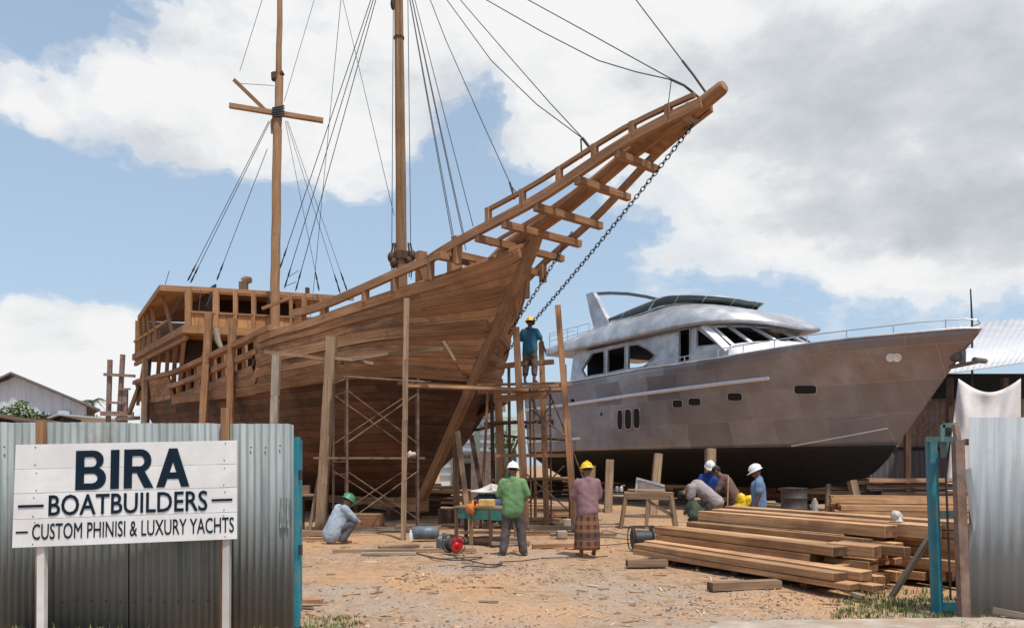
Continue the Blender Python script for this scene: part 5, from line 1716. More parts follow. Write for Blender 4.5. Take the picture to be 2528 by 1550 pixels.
mb = MB(); mb.lathe((p.x + .75, p.y + .3, 0), (0, 0, 1), [(0, .10), (.5, .10), (.58, .05), (.62, .05), (.62, 0)], 12); tag(mb.build('jerrycan', plain('white_can', (.3, .29, .27), .4)), 'pale can beside the dark steel drum', 'can')

# props under the yacht
def yprop(pt, pb, Yd, w, label):
    a, b = P(*pt, Yd), P(*pb, Yd - .3); b.z = -.05
    mb = MB(); mb.beam(a, b, w, w, up=(0, 1, 0), jit=.012); return tag(mb.build('yacht_prop', M['old_wood']), label, 'post', 'props under the yacht')
yprop((1505, 1135), (1501, 1265), 27.5, .26, 'thick upright prop under the yacht left of the saw bench')
yprop((1625, 1120), (1611, 1250), 25.5, .24, 'slanting pale prop under the yacht behind the saw bench')
yprop((1754, 1108), (1752, 1260), 24.6, .3, 'broad upright prop under the yacht behind the workers')
yprop((2045, 1195), (2042, 1275), 25.0, .13, 'thin upright prop under the yacht keel right of the drum')
yprop((2104, 1186), (2124, 1250), 24.2, .22, 'slanting prop under the yacht bow above the neat plank stack')
yprop((1462, 1150), (1458, 1240), 33, .28, 'far prop under the yacht stern')
for k in range(5):
    mb = MB(); c = Y.pt(6.4 + 3.0 * k, 0, 0)
    for h in range(3): mb.box(c + Vector((0, 0, .12 + .22 * h)), (.9 - .15 * h, .3, .21), .3 + 1.2 * (h % 2))
    tag(mb.build('keel_block', M['dark_wood']), 'cribbed timber block under the yacht keel', 'block', 'blocks under the yacht keel')

# scrap timber heaps and boards lying about
rs = random.Random(11)
def board_on_ground(px, py, ang, L, w, h, mat, label, z=0.0, grp=None):
    p = G(px, py); p.z = z + h / 2
    d = Vector((math.cos(ang), math.sin(ang), 0)) * L / 2
    return plank(p - d, p + d, w, h, mat, label, name='loose_board', group=grp, jit=.008)
board_on_ground(1000, 1362, .06, 2.7, .16, .06, 'old_wood', 'long pale slab lying on the dirt left of the red cable reel')
board_on_ground(960, 1369, .05, 1.0, .14, .05, 'grey_wood', 'short grey slab beside the long pale slab')
board_on_ground(985, 1352, .4, .8, .2, .05, 'old_wood', 'bent bark slab lying behind the long pale slab')
board_on_ground(760, 1322, .0, 1.4, .2, .12, 'old_wood', 'thick board on the ground just right of the teal gate leaf')
board_on_ground(760, 1332, .05, 1.2, .13, .05, 'sawn', 'thin board on the ground in front of the thick one by the teal gate leaf')
board_on_ground(755, 1485, -.22, .42, .09, .04, 'ship_wood', 'dark red plank scrap on the dirt by the teal gate leaf')
board_on_ground(745, 1497, -.1, .3, .1, .03, 'old_wood', 'pale plank scrap nearest the teal gate leaf')
for k, (x, y, an, L) in enumerate(((1090, 1302, .1, 3.2), (1010, 1308, .2, 1.6), (940, 1312, .1, 2.2), (1180, 1298, -.1, 2.0), (1330, 1300, .1, 2.4), (1390, 1310, -.2, 1.8), (1350, 1284, .2, 2.6), (1300, 1318, .05, 1.4), (1410, 1284, 0, 1.6), (1440, 1326, .02, 1.5), (1370, 1353, .12, .9), (1260, 1345, .2, .8), (1210, 1340, -.1, 1.2), (900, 1306, -.15, 1.5), (1480, 1298, .1, 1.3), (1450, 1262, .1, 1.8), (1350, 1265, -.1, 2.4), (1310, 1272, .25, 1.5), (1290, 1290, -.2, 1.6))):
    board_on_ground(x, y, an, L, rs.uniform(.12, .22), rs.uniform(.04, .09), ('old_wood', 'ship_wood', 'grey_wood')[k % 3], 'loose offcut board lying among the scrap under the staging', z=rs.uniform(0, .04), grp='offcut boards under the staging')
for k in range(26):
    x, y = rs.uniform(1285, 1440), rs.uniform(1255, 1300)
    board_on_ground(x, y, rs.uniform(-.5, .5), rs.uniform(.5, 1.7), rs.uniform(.09, .2), rs.uniform(.03, .08), ('old_wood', 'ship_wood', 'dark_wood')[k % 3], 'loose offcut board lying among the scrap under the staging', z=rs.uniform(0, .22), grp='offcut boards under the staging')
for (x, y, w, h, d, mat, l) in ((1387, 1308, .22, .17, .2, 'concrete', 'pale cube block on the dirt between the two standing workers'), (1052, 1250, .95, .5, .5, 'dark_wood', 'long dark timber baulk under the stem'), (1106, 1275, .5, .45, .5, 'dark_wood', 'squat dark wooden crate left of the workbench'),
                               (905, 1285, .8, .4, .5, 'ship_wood', 'reddish brown timber baulk behind the metal scaffold'), (1400, 1281, .2, .22, .2, 'concrete', 'pale grey block against the right tower post')):
    p = G(x, y + 20); mb = MB(); mb.box((p.x, p.y, h / 2), (w, d, h), rs.uniform(-.15, .15)); tag(bev(mb.build('block', M[mat]), .015), l, 'block')
# shelf under the schooner by the gate
sh = empty('trestle_shelf', G(750, 1290), 'rough dark shelf on trestles under the schooner beside the teal gate leaf', 'shelf')
sh.location.z = 0; WL[sh.name] = Vector(sh.location)
a, b = P(728, 1221, 19.5), P(800, 1221, 19.5)
mb = MB(); mb.beam(a - Vector((1.2, 0, 0)), b, .4, .05); mb.build('top', M['old_wood'], sh)
for px in (745, 785):
    p = P(px, 1225, 19.6); mb = MB(); mb.beam((p.x, p.y, 0), (p.x, p.y, p.z), .12, .1, up=(0, 1, 0)); mb.build('leg', M['dark_wood'], sh)
p = P(756, 1208, 19.5); mb = MB(); mb.box(p, (.17, .15, .22)); tag(mb.build('block', M['old_wood']), 'small upright wooden block standing on the dark trestle shelf', 'block')
# dark heaps of lumber added far under the hulls to darken the gap
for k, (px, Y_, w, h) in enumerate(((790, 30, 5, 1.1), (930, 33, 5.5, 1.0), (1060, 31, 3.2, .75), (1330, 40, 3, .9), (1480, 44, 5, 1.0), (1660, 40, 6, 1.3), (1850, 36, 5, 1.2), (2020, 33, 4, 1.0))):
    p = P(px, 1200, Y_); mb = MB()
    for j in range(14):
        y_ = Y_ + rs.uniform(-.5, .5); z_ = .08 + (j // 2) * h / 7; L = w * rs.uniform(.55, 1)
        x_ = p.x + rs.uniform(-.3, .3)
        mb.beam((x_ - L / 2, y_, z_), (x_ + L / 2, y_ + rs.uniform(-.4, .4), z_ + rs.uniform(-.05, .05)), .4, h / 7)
    tag(mb.build('added_lumber_heap', M['dark_wood']), 'heap of dark lumber added far back to darken the gap between the hulls', 'lumber', 'added dark lumber heaps behind the hulls')


def cable(pxs, label, r=.011):
    pts = [G(x, y) + Vector((0, 0, .012)) for x, y in pxs]
    sm = []
    for i in range(len(pts) - 1):
        p0, p1, p2, p3 = pts[max(i - 1, 0)], pts[i], pts[i + 1], pts[min(i + 2, len(pts) - 1)]
        for k in range(8):
            t_ = k / 8
            sm.append(.5 * ((2 * p1) + (p2 - p0) * t_ + (2 * p0 - 5 * p1 + 4 * p2 - p3) * t_ * t_ + (3 * p1 - p0 - 3 * p2 + p3) * t_ ** 3))
    sm.append(pts[-1])
    mb = MB(); mb.tube(sm, r, 6); return tag(mb.build('power_cable', M['rope']), label, 'cable')
cable([(1008, 1361), (1050, 1372), (1090, 1380), (1150, 1377), (1190, 1376), (1160, 1383), (1110, 1383), (1060, 1377)], 'black cable looping on the dirt from the red cable reel')
cable([(1120, 1374), (1160, 1385), (1210, 1395), (1240, 1392), (1215, 1401), (1160, 1398), (1140, 1402)], 'black cable coiled loosely in front of the red cable reel')
cable([(1232, 1388), (1290, 1385), (1340, 1379), (1400, 1377), (1460, 1376), (1500, 1374)], 'long black cable trailing past the worker in the sarong', .010)
cable([(1320, 1355), (1380, 1352), (1440, 1349), (1500, 1346), (1556, 1341)], 'black cable running to the black reel behind the worker in the sarong', .010)
cable([(1500, 1327), (1530, 1330), (1558, 1332)], 'short cable leading left from the black reel', .010)
cable([(1480, 1318), (1495, 1310), (1520, 1316), (1560, 1322)], 'thin cable curving above the black reel', .009)

# ================================================================ chips, gravel and grass
rc_ = random.Random(3)
mb = MB()
def chip(x, y, sz, m, flat=.35):
    a = rc_.uniform(0, 6.28); e = rc_.uniform(.35, 1.0)
    ca, sa = math.cos(a), math.sin(a)
    z = gh(x, y) + .004
    vs = []
    for dx, dy in ((-1, -1), (1, -.7), (.9, 1), (-.8, .9)):
        px_, py_ = dx * sz * .5, dy * sz * .5 * e
        vs.append((x + ca * px_ - sa * py_, y + sa * px_ + ca * py_, z - .01))
    h = sz * flat * rc_.uniform(.4, 1.2)
    vs += [(v[0] * .8 + x * .2, v[1] * .8 + y * .2, z + h * rc_.uniform(.6, 1.2)) for v in vs]
    mb.add(vs, [(4, 5, 6, 7), (0, 1, 5, 4), (1, 2, 6, 5), (2, 3, 7, 6), (3, 0, 4, 7)], None, False, m)
cnt = 0
while cnt < 3900:
    y = 7.0 + 17 * rc_.random() ** 2.2
    x = rc_.uniform(-.36, .64) * y
    if noise.noise(Vector((x * .45, y * .45, 2))) + rc_.uniform(-.25, .6) < .12: continue
    if x < -2.1 and y < 7.8: continue
    chip(x, y, rc_.choice((.014, .018, .022, .028, .035, .05)) * rc_.uniform(.7, 1.3), rc_.choice((0, 0, 0, 1, 1, 2, 2, 3)))
    cnt += 1
for k in range(1500):      # denser gravel below the stack and by the gate
    x, y = rc_.uniform(1.4, 5.2), rc_.uniform(8.3, 10.6)
    if rc_.random() < .5: x, y = rc_.uniform(-1.9, 1.5), rc_.uniform(10.8, 12.8)
    chip(x, y, rc_.uniform(.012, .04), rc_.choice((0, 0, 1, 2, 3)))
for k in range(90):        # bigger scraps
    y = rc_.uniform(8.2, 17); x = rc_.uniform(-.27, .42) * y
    if x < -2.1 and y < 8: continue
    p = Vector((x, y, gh(x, y) + .012)); d = Vector((rc_.uniform(-1, 1), rc_.uniform(-.5, .5), rc_.uniform(-.02, .05))).normalized() * rc_.uniform(.05, .14)
    mb.beam(p - d, p + d, rc_.uniform(.02, .05), .014, mat=rc_.choice((1, 2, 2, 3)), jit=.006)
for k in range(420):       # wood slivers
    y = rc_.uniform(8, 18); x = rc_.uniform(-.3, .5) * y
    if x < -2.1 and y < 7.8: continue
    p = Vector((x, y, gh(x, y) + .008)); d = Vector((rc_.uniform(-1, 1), rc_.uniform(-1, 1), rc_.uniform(-.02, .12))).normalized() * rc_.uniform(.03, .11)
    mb.beam(p - d, p + d, .015, .006, mat=rc_.choice((2, 3, 3)))
tag(mb.build('gravel_and_chips', [plain('gravel_grey', (.34, .28, .225), .9), plain('gravel_dark', (.22, .16, .12), .9), plain('wood_chip', (.40, .23, .11), .85), plain('wood_chip_pale', (.58, .42, .27), .85)], None, (0, 0, 0)),
    'gravel and wood chips scattered over the yard floor', 'gravel', kind='stuff')
mb = MB()
def tuft(x, y, n, h, spread, m=0):
    for k in range(n):
        a = rc_.uniform(0, 6.28); r = rc_.uniform(0, spread)
        bx, by = x + math.cos(a) * r, y + math.sin(a) * r
        hh_ = h * rc_.uniform(.4, 1.1); l = rc_.uniform(0, 6.28); ln = rc_.uniform(.1, .8) * hh_
        w = .005 + .004 * rc_.random()
        ox, oy = math.cos(l) * ln, math.sin(l) * ln
        sx, sy = -math.sin(l) * w, math.cos(l) * w
        z = gh(bx, by)
        mb.add([(bx - sx, by - sy, z), (bx + sx, by + sy, z), (bx + ox * .45 + sx * .7, by + oy * .45 + sy * .7, z + hh_ * .65), (bx + ox * .45 - sx * .7, by + oy * .45 - sy * .7, z + hh_ * .65), (bx + ox, by + oy, z + hh_)],
               [(0, 1, 2, 3), (3, 2, 4)], None, True, rc_.choice((0, 0, 1)))
for k in range(150):
    p = G(rc_.uniform(2060, 2420), rc_.uniform(1478, 1528)); tuft(p.x, p.y, 9, .075, .10)
for k in range(40):
    p = G(rc_.uniform(2130, 2330), rc_.uniform(1455, 1500)); tuft(p.x, p.y, 8, .10, .09)
for k in range(60):
    p = G(rc_.uniform(2330, 2520), rc_.uniform(1522, 1552)); tuft(p.x, p.y, 9, .07, .1)
for k in range(60):
    p = G(rc_.uniform(735, 900), rc_.uniform(1518, 1556)); tuft(p.x, p.y, 8, .045, .1)
for k in range(40):
    p = Vector((rc_.uniform(-5, -2.2), FY - .1 - rc_.uniform(0, .3), 0)); tuft(p.x, p.y, 8, .12, .12)
tag(mb.build('grass', [plain('grass_blade', (.12, .15, .045), .8), plain('dry_grass', (.30, .26, .12), .85)], None, (0, 0, 0)), 'thin grass growing along the gateway and the fence foot', 'grass', kind='stuff')
mb = MB()
for k in range(34):
    p = G(rc_.uniform(2462, 2540), rc_.uniform(1526, 1556)); r_ = rc_.uniform(.012, .035); mb.ball(p + Vector((0, 0, r_ * .5)), (r_ * 1.3, r_, r_ * .7), 6, 4, squash=r_ * .6)
tag(mb.build('rubble', M['concrete']), 'heap of pale rubble at the foot of the right fence', 'rubble', kind='stuff')
p = G(2450, 1536); plank(p + Vector((.1, .15, .1)), p + Vector((.6, -.2, .03)), .08, .06, 'grey_wood', 'grey broken branch on the rubble by the right fence', name='branch', jit=.01)

# ================================================================ background
# left warehouse
YW = 60.0
wh = empty('warehouse', P(41, 1100, YW), 'pale corrugated warehouse with a pointed gable at the far left', 'building')
wh.location.z = 0; WL[wh.name] = Vector(wh.location)
ap, er, el = P(41, 928, YW), P(213, 1003, YW), P(-131, 1003, YW)
mb = MB()
L = er.x - el.x
corr(mb, (el.x, YW, 0), (1, 0, 0), L, 0, 0, .9, .05, (0, 1, 0), lambda f: el.z + (ap.z - el.z) * (1 - abs(f - .5) * 2))
mb.build('wall', M['pale_tin'], wh)
M['pale2'] = M['pale_tin']
mb = MB()
rt_ = P(250, 1018, YW - .6); lt_ = P(-168, 1018, YW - .6)
for a, b in ((ap, rt_), (ap, lt_)):
    q = Vector((a.x, YW - .7, a.z + .12)); r_ = Vector((b.x, YW - .7, b.z + .12))
    mb.poly([q, r_, r_ + Vector((-11.0, 16, 0)), q + Vector((-11.0, 16, 0))], (), (0, 0, .14))
mb.build('roof', plain('dark_roof_tin', (.17, .16, .16), .7), wh)
mb = MB(); mb.beam((er.x - .1, YW + .1, er.z / 2), (er.x - 11, YW + 16, er.z / 2), .15, er.z); mb.build('side_wall', M['shed_tin'], wh)
for x0, x1, y0, y1, nm in ((70, 132, 1024, 1060, 'doorway'), (150, 171, 1023, 1070, 'door_frame')):
    mb = MB(); c = P((x0 + x1) / 2, (y0 + y1) / 2, YW - .15); mb.box(c, ((x1 - x0) / F * YW, .1, (y1 - y0) / F * YW)); mb.build(nm, M['dark'], wh)
mb = MB(); c = P(158, 1045, YW - .25); mb.box(c, (.9, .1, 2)); mb.build('pale_panel', M['pale_tin'], wh)
lt = empty('lean_to', P(115, 1100, 42), 'small lean to with a slanting pale roof in front of the warehouse', 'shed'); lt.location.z = 0; WL[lt.name] = Vector(lt.location)
mb = MB(); a, b = P(84, 1044, 42), P(142, 1024, 42); mb.poly([a, b, b + Vector((1.0, 5, 0)), a + Vector((1, 5, 0))], (), (0, 0, .08)); mb.build('roof', M['pale_tin'], lt)
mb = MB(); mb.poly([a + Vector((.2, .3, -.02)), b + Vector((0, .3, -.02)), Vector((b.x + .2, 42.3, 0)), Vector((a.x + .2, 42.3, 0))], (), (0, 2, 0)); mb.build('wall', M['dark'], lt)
ls = empty('brown_shed', P(20, 1100, 38), 'low brown tin roof just showing over the left fence under the bush', 'shed'); ls.location.z = 0; WL[ls.name] = Vector(ls.location)
mb = MB(); a, b = P(-40, 1024, 38), P(46, 1041, 38); mb.poly([a, b, b + Vector((0, 4, .1)), a + Vector((0, 4, .1))], (), (0, 0, .07)); mb.build('roof', M['dark_wood'], ls)
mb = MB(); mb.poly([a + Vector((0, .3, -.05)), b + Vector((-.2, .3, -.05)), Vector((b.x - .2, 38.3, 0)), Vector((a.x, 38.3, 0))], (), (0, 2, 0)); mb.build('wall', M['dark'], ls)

M['leaf'] = mk('leaf_green', (.035, .075, .012), (.11, .17, .03), 3, rough=.6, rnd=.15, bump=0)
M['leaf2'] = mk('leaf_dark', (.02, .045, .012), (.06, .10, .03), 3, rough=.6, rnd=.15, bump=0)
def crown(mb, c, r, n, sz, rng, flat=1.0):
    c = Vector(c)
    for k in range(n):
        while True:
            v = Vector((rng.uniform(-1, 1), rng.uniform(-1, 1), rng.uniform(-1, 1)))
            if v.length <= 1 and v.length > .25: break
        lump = 1 + .35 * noise.noise(v * 2.2 + c)
        p = c + Vector((v.x * r[0], v.y * r[1], v.z * r[2])) * lump
        if noise.noise(p * 1.6) < -.22: continue
        d = Vector((rng.gauss(0, 1), rng.gauss(0, 1), rng.gauss(.2, .8))).normalized()
        e = d.cross(Vector((rng.gauss(0, 1), rng.gauss(0, 1), rng.gauss(0, 1)))).normalized()
        s_ = sz * rng.uniform(.6, 1.4)
        mb.add([p, p + d * s_ * .5 + e * s_ * .28, p + d * s_, p + d * s_ * .5 - e * s_ * .28], [(0, 1, 2, 3)])
def bush(px, Yd, z, r, n, sz, label, name='bush', cat='bush', mat='leaf', trunk=True):
    p = P(px, H0, Yd); root = empty(name, (p.x, Yd, 0), label, cat)
    mb = MB(); crown(mb, (p.x, Yd, z), r, n, sz, random.Random(int(px))); mb.build('crown' if cat == 'tree' else 'foliage', M[mat], root)
    mb = MB(); mb.tube([(p.x, Yd, -.1), (p.x + .1, Yd, z * .5), (p.x, Yd, z)], [.16, .12, .05], 7)
    for k in range(5): mb.tube([(p.x, Yd, z * .6), (p.x + random.uniform(-1, 1) * r[0] * .6, Yd + random.uniform(-.5, .5), z + random.uniform(0, .6) * r[2])], [.06, .02], 5)
    mb.build('trunk' if cat == 'tree' else 'stem', M['dark_wood'], root)
    return root
bush(46, 40.5, 4.05, (.95, .8, .85), 1100, .2, 'bright green bushy tree in front of the warehouse at the far left', 'tree', 'tree')
bush(106, 41.5, 4.0, (.25, .25, .62), 120, .16, 'sparse sapling right of the bright green tree before the warehouse', 'tree', 'tree')
bush(222, 56, 4.5, (.9, .8, .75), 420, .25, 'dark shrub behind the right end of the warehouse', 'shrub', 'shrub', 'leaf2')
# palm
pm = empty('palm_tree', P(228, 1100, 85), 'far coconut palm showing above the warehouse roof edge', 'tree'); pm.location.z = 0; WL[pm.name] = Vector(pm.location)
b = WL[pm.name]; hd = P(228, 990, 85)
mb = MB(); mb.tube([b, Vector((b.x + .3, b.y, hd.z * .5)), hd], [.25, .2, .16], 8); mb.build('trunk', M['grey_wood'], pm)
mb = MB(); rp = random.Random(4)
for k in range(16):
    a = k * 2.4; el_ = rp.uniform(.1, .9)
    d = Vector((math.cos(a), math.sin(a) * .6, el_)).normalized(); L = rp.uniform(1.4, 2.1)
    sp_ = [hd + d * L * f + Vector((0, 0, -1.3 * f * f)) for f in (0, .25, .5, .75, 1)]
    for i in range(4):
        t_ = (sp_[i + 1] - sp_[i]).normalized(); s_ = t_.cross(Vector((0, 0, 1))).normalized()
        for j in range(5):
            q = sp_[i].lerp(sp_[i + 1], j / 5); ln = .42 * (1 - abs((i + j / 5) / 4 - .45))
            for sg in (-1, 1): mb.add([q, q + t_ * .07, q + s_ * sg * ln + t_ * .22 - Vector((0, 0, .14))], [(0, 1, 2)])
mb.build('fronds', M['leaf2'], pm)
# ladder-like frame at the stern
lf = empty('ladder_frame', P(285, 1030, 35), 'grey brown ladder like timber staging frame beside the schooner stern', 'staging'); lf.location.z = 0; WL[lf.name] = Vector(lf.location)
for a, b, w in (((272, 888), (262, 1030), .19), ((303, 875), (283, 1030), .19), ((310, 960), (304, 1040), .22)):
    p, q = P(*a, 35), P(*b, 35); q.z = 0; mb = MB(); mb.beam(p, q, w, .14, up=(0, 1, 0), jit=.01); mb.build('upright', M['rust_post'], lf)
for a, b, w in (((256, 924), (334, 928), .12), ((293, 959), (322, 960), .07), ((266, 993), (306, 995), .11), ((248, 1020), (330, 1022), .2), ((285, 1034), (345, 1031), .17)):
    mb = MB(); mb.beam(P(*a, 34.85), P(*b, 34.85), .07, w, jit=.008); mb.build('rail', M['rust_post'], lf)
plank(P(345, 950, 34.2), P(318, 1022, 33.6), .16, .12, 'dark_wood', 'dark slanting timber at the schooner stern beside the staging frame', name='timber')

# middle distance between the hulls
hs = empty('house', P(1190, 1100, 52), 'white louvred house seen between the schooner stem and the yacht', 'building'); hs.location.z = 0; WL[hs.name] = Vector(hs.location)
a, b = P(1085, 1150, 52), P(1225, 1150, 52)
mb = MB(); mb.poly([Vector((a.x, 52, 0)), Vector((b.x, 52, 0)), Vector((b.x, 52, 5.6)), Vector((a.x, 52, 5.6))], (), (0, 6, 0)); mb.build('wall', plain('white_wall', (.62, .64, .64), .8, 0, .08, 1), hs)
mb = MB()
for k in range(9): mb.box(((a.x + b.x) / 2, 51.9, 1.0 + .55 * k), (b.x - a.x, .12, .06))
mb.build('louvre', plain('louvre_grey', (.30, .33, .38), .6), hs)
mb = MB()
for px in (1120, 1180): mb.box((P(px, 1100, 51.8).x, 51.85, 2.8), (.28, .1, 5.6))
mb.build('column', plain('green_column', (.16, .20, .15), .7), hs)
mb = MB(); mb.box((P(1190, 1110, 51.6).x, 51.4, 2.35), (3.4, 1.2, .12)); mb.build('awning', M['shed_tin'], hs)
mb = MB(); mb.box((P(1150, 1170, 51.7).x, 51.8, .9), (1.2, .2, 1.7)); mb.build('doorway', M['dark'], hs)
mb = MB(); mb.box(((a.x + b.x) / 2, 55, 5.75), (b.x - a.x + 1.2, 7.4, .16)); mb.build('roof', M['pale_tin'], hs)
bk2 = empty('gate_pillar', P(1245, 1100, 47), 'pale green gatehouse with railings behind the wooden tower', 'building'); bk2.location.z = 0; WL[bk2.name] = Vector(bk2.location)
mb = MB(); c = P(1250, 1100, 47); mb.box((c.x, 47.3, 2.3), (1.3, .5, 4.6)); mb.build('wall', plain('pale_green_wall', (.52, .62, .52), .8), bk2)
mb = MB(); c = P(1236, 1047, 46.8)
for k in range(5): mb.tube([(c.x - .5 + .22 * k, 46.8, 3.1), (c.x - .5 + .22 * k, 46.8, 4.3)], .03, 5)
mb.tube([(c.x - .6, 46.8, 4.3), (c.x + .5, 46.8, 4.3)], .04, 5); mb.build('railing', M['iron'], bk2)
bush(1240, 46.5, 3.0, (.9, .5, .5), 350, .2, 'green shrub in front of the pale green gatehouse', 'shrub', 'shrub')
mb = MB(); c = P(1200, 1130, 34); mb.box((c.x, 34, 1.1), (1.3, .8, 2.2)); tag(mb.build('crate', plain('grey_brown_board', (.20, .15, .13), .8)), 'tall grey brown crate behind the dark slanting prop', 'crate')
mb = MB(); c = P(1152, 1195, 24); mb.box((c.x, 24, .6), (.28, .25, .5)); mb.box((c.x, 24.1, .2), (.5, .4, .38)); tag(mb.build('tool_box', plain('orange_box', (.48, .20, .08), .7)), 'orange brown box under the stem behind the pale plank prop', 'box')
mb = MB(); c = P(1250, 1150, 30); mb.lathe((c.x, 30, 0), (0, 0, 1), [(0, .4), (2.2, .4), (2.3, .3), (2.3, 0)], 14); tag(mb.build('water_tank', plain('green_tank', (.02, .06, .035), .5)), 'tall dark green tank behind the wooden tower', 'tank')

# right shed
sd2 = empty('shed', (20, 33, 0), 'large open shed with a silvery tin roof behind the yacht bow', 'building')
YE, YR = 30.0, 37.0
e0, e1 = P(2290, 928, YE), P(2640, 878, YE)
r0_, r1_ = P(2330, 806, YR), P(2760, 760, YR)
mb = MB()
n = 120
lo, hi = [], []
for k in range(n + 1):
    f = k / n; w = .010 * math.sin(k * 2 * math.pi / 5)
    a = e0.lerp(e1, f); b = r0_.lerp(r1_, f)
    lo.append(a + Vector((0, 0, w))); hi.append(b + Vector((0, 0, w)))
mb.grid([lo, hi], lambda i, k: (k * .1, i * 7), True)
solid(mb.build('roof', M['roof_tin'], sd2), .03, -1)
mb = MB(); xl = P(2190, 1100, 31.5).x
corr(mb, (xl, 33, 0), (1, 0, 0), 10, 0, 2.35, .25, .02, (0, 1, 0)); mb.build('wall', M['shed_tin'], sd2)
mb = MB(); corr(mb, (xl, 33.2, 0), (1, 0, 0), 10, 2.3, 4.6, .25, .02, (0, 1, 0)); mb.build('upper_wall', M['rust_post'], sd2)
mb = MB(); mb.beam((xl, 33.0, 2.35), (xl + 10, 33.0, 2.35), .14, .12); mb.beam((xl, 33.1, 4.6), (xl + 10, 33.1, 4.6), .15, .2); mb.build('wall_plate', M['dark'], sd2)
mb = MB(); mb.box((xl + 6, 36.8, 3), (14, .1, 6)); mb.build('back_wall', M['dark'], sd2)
for px in (2240, 2345, 2480): mb = MB(); q = P(px, 1000, 30.6); mb.beam((q.x, 30.6, 0), (q.x, 30.6, 5.1 if px > 2300 else 4.6), .2, .2, up=(0, 1, 0)); mb.build('post', M['dark_wood'], sd2)
# white tarpaulin hung under the eave
mb = MB()
rows = []
for j in range(26):
    v = j / 25; row = []
    for k in range(41):
        u = k / 40
        xt = 2366 + (2520 - 2366) * u
        ytop = 934 + 34 * math.sin(math.pi * min(1, max(0, u)))
        ybot = 1240
        yy = ytop + (ybot - ytop) * v
        xx = xt - 40 * v * (1 - u) * .9
        fold = .10 * math.sin(u * 21 + 4 * v) * (.4 + v) + .12 * math.sin(9 * (v + .6 * (2 * u - 1) ** 2)) * (1 - v)
        row.append(P(xx, yy, 29.7 + fold))
    rows.append(row)
mb.grid(rows, None, True)
tarp = mb.build('tarpaulin', mk('white_tarpaulin', (.62, .60, .60), (.74, .73, .73), 2, rough=.6, stain=(.50, .47, .46), stain_amt=.5, bump=.1))
solid(tarp, .01); tag(tarp, 'white tarpaulin sagging under the eave of the right shed', 'tarpaulin')
mb = MB(); mb.tube([P(2400, 800, 33), P(2396, 713, 33)], [.05, .03], 6); mb.tube([P(2400, 800, 33), Vector((P(2400, 800, 33).x, 33, 0))], .05, 6)
tag(mb.build('aerial_pole', M['iron']), 'thin aerial pole rising behind the yacht bow', 'pole')
mb = MB(); p = G(2300, 1240)
# ================================================================ people
def blob(parts, voxel, name, mat, parent, smooth=4, extra=None, fold=0.0):
    """one continuous skin grown over tapered limbs (voxel union, smoothed)"""
    mb = MB()
    for p in parts:
        if p[0] == 'c':
            _, a, b, ra, rb = p
            a, b = Vector(a), Vector(b)
            d = b - a
            if d.length < 1e-4: mb.ball(a, ra, 12, 8); continue
            dn = d.normalized()
            prof = []
            for k in range(5): an = math.pi / 2 * k / 4; prof.append((-ra * math.cos(an), max(1e-4, ra * math.sin(an))))
            for k in range(5): an = math.pi / 2 * k / 4; prof.append((d.length + rb * math.sin(an), max(1e-4, rb * math.cos(an))))
            mb.lathe(a, dn, prof, 14)
        else:
            mb.ball(p[1], p[2], 14, 10, rot=p[3] if len(p) > 3 else None)
    me = bpy.data.meshes.new('tmp'); me.from_pydata(mb.v, [], mb.f)
    o = bpy.data.objects.new('tmp', me); col.objects.link(o)
    m = o.modifiers.new('r', 'REMESH'); m.mode = 'VOXEL'; m.voxel_size = voxel; m.use_smooth_shade = True
    if smooth:
        s_ = o.modifiers.new('s', 'SMOOTH'); s_.iterations = smooth; s_.factor = .5
    out = bpy.data.meshes.new_from_object(o.evaluated_get(bpy.context.evaluated_depsgraph_get()))
    bpy.data.objects.remove(o)
    if extra:
        bm = bmesh.new(); bm.from_mesh(out)
        me2 = bpy.data.meshes.new('t2'); me2.from_pydata(extra.v, [], extra.f); bm.from_mesh(me2)
        bm.to_mesh(out); bm.free()
    if fold:
        for v in out.vertices:
            p = v.co
            v.co = p + v.normal * (fold * (noise.noise(Vector((p.x * 4 + p.z * 5, p.y * 4, p.z * 8 + p.x * 7))) + .6 * noise.noise(Vector((p.x * 17, p.y * 17, p.z * 14)))))
    for p in out.polygons: p.use_smooth = True
    out.materials.clear(); out.materials.append(mat)
    out.name = name
    ob = bpy.data.objects.new(name, out); col.objects.link(ob); ob.parent = parent; WL[ob.name] = Vector((0, 0, 0))
    return ob


SK = plain('brown_skin', (.17, .085, .05), .55, 0, .12, 8)
HAIR = plain('black_hair', (.012, .010, .009), .7)
def cloth(name, c, var=.22): return mk(name, tuple(x * (1 - var) for x in c), tuple(x * (1 + var) for x in c), 7, rough=.9, bump=.5, bdist=.03, stain=tuple(x * .5 + .03 for x in c), stain_scale=3.5, stain_amt=.6, rnd=0, spec=.15)


STAND = dict(pel=(0, 0, .90), chest=(0, .02, 1.24), neck=(0, .0, 1.40), head=(0, .03, 1.545), shL=(-.175, 0, 1.33), shR=(.175, 0, 1.33),
             elL=(-.25, .04, 1.08), elR=(.25, .04, 1.08), wrL=(-.20, .25, .95), wrR=(.20, .25, .95),
             hipL=(-.09, 0, .87), hipR=(.09, 0, .87), knL=(-.115, .03, .47), knR=(.115, .03, .47), anL=(-.13, -.02, .075), anR=(.13, -.02, .075),
             toeL=(-.15, .15, .035), toeR=(.15, .15, .035))


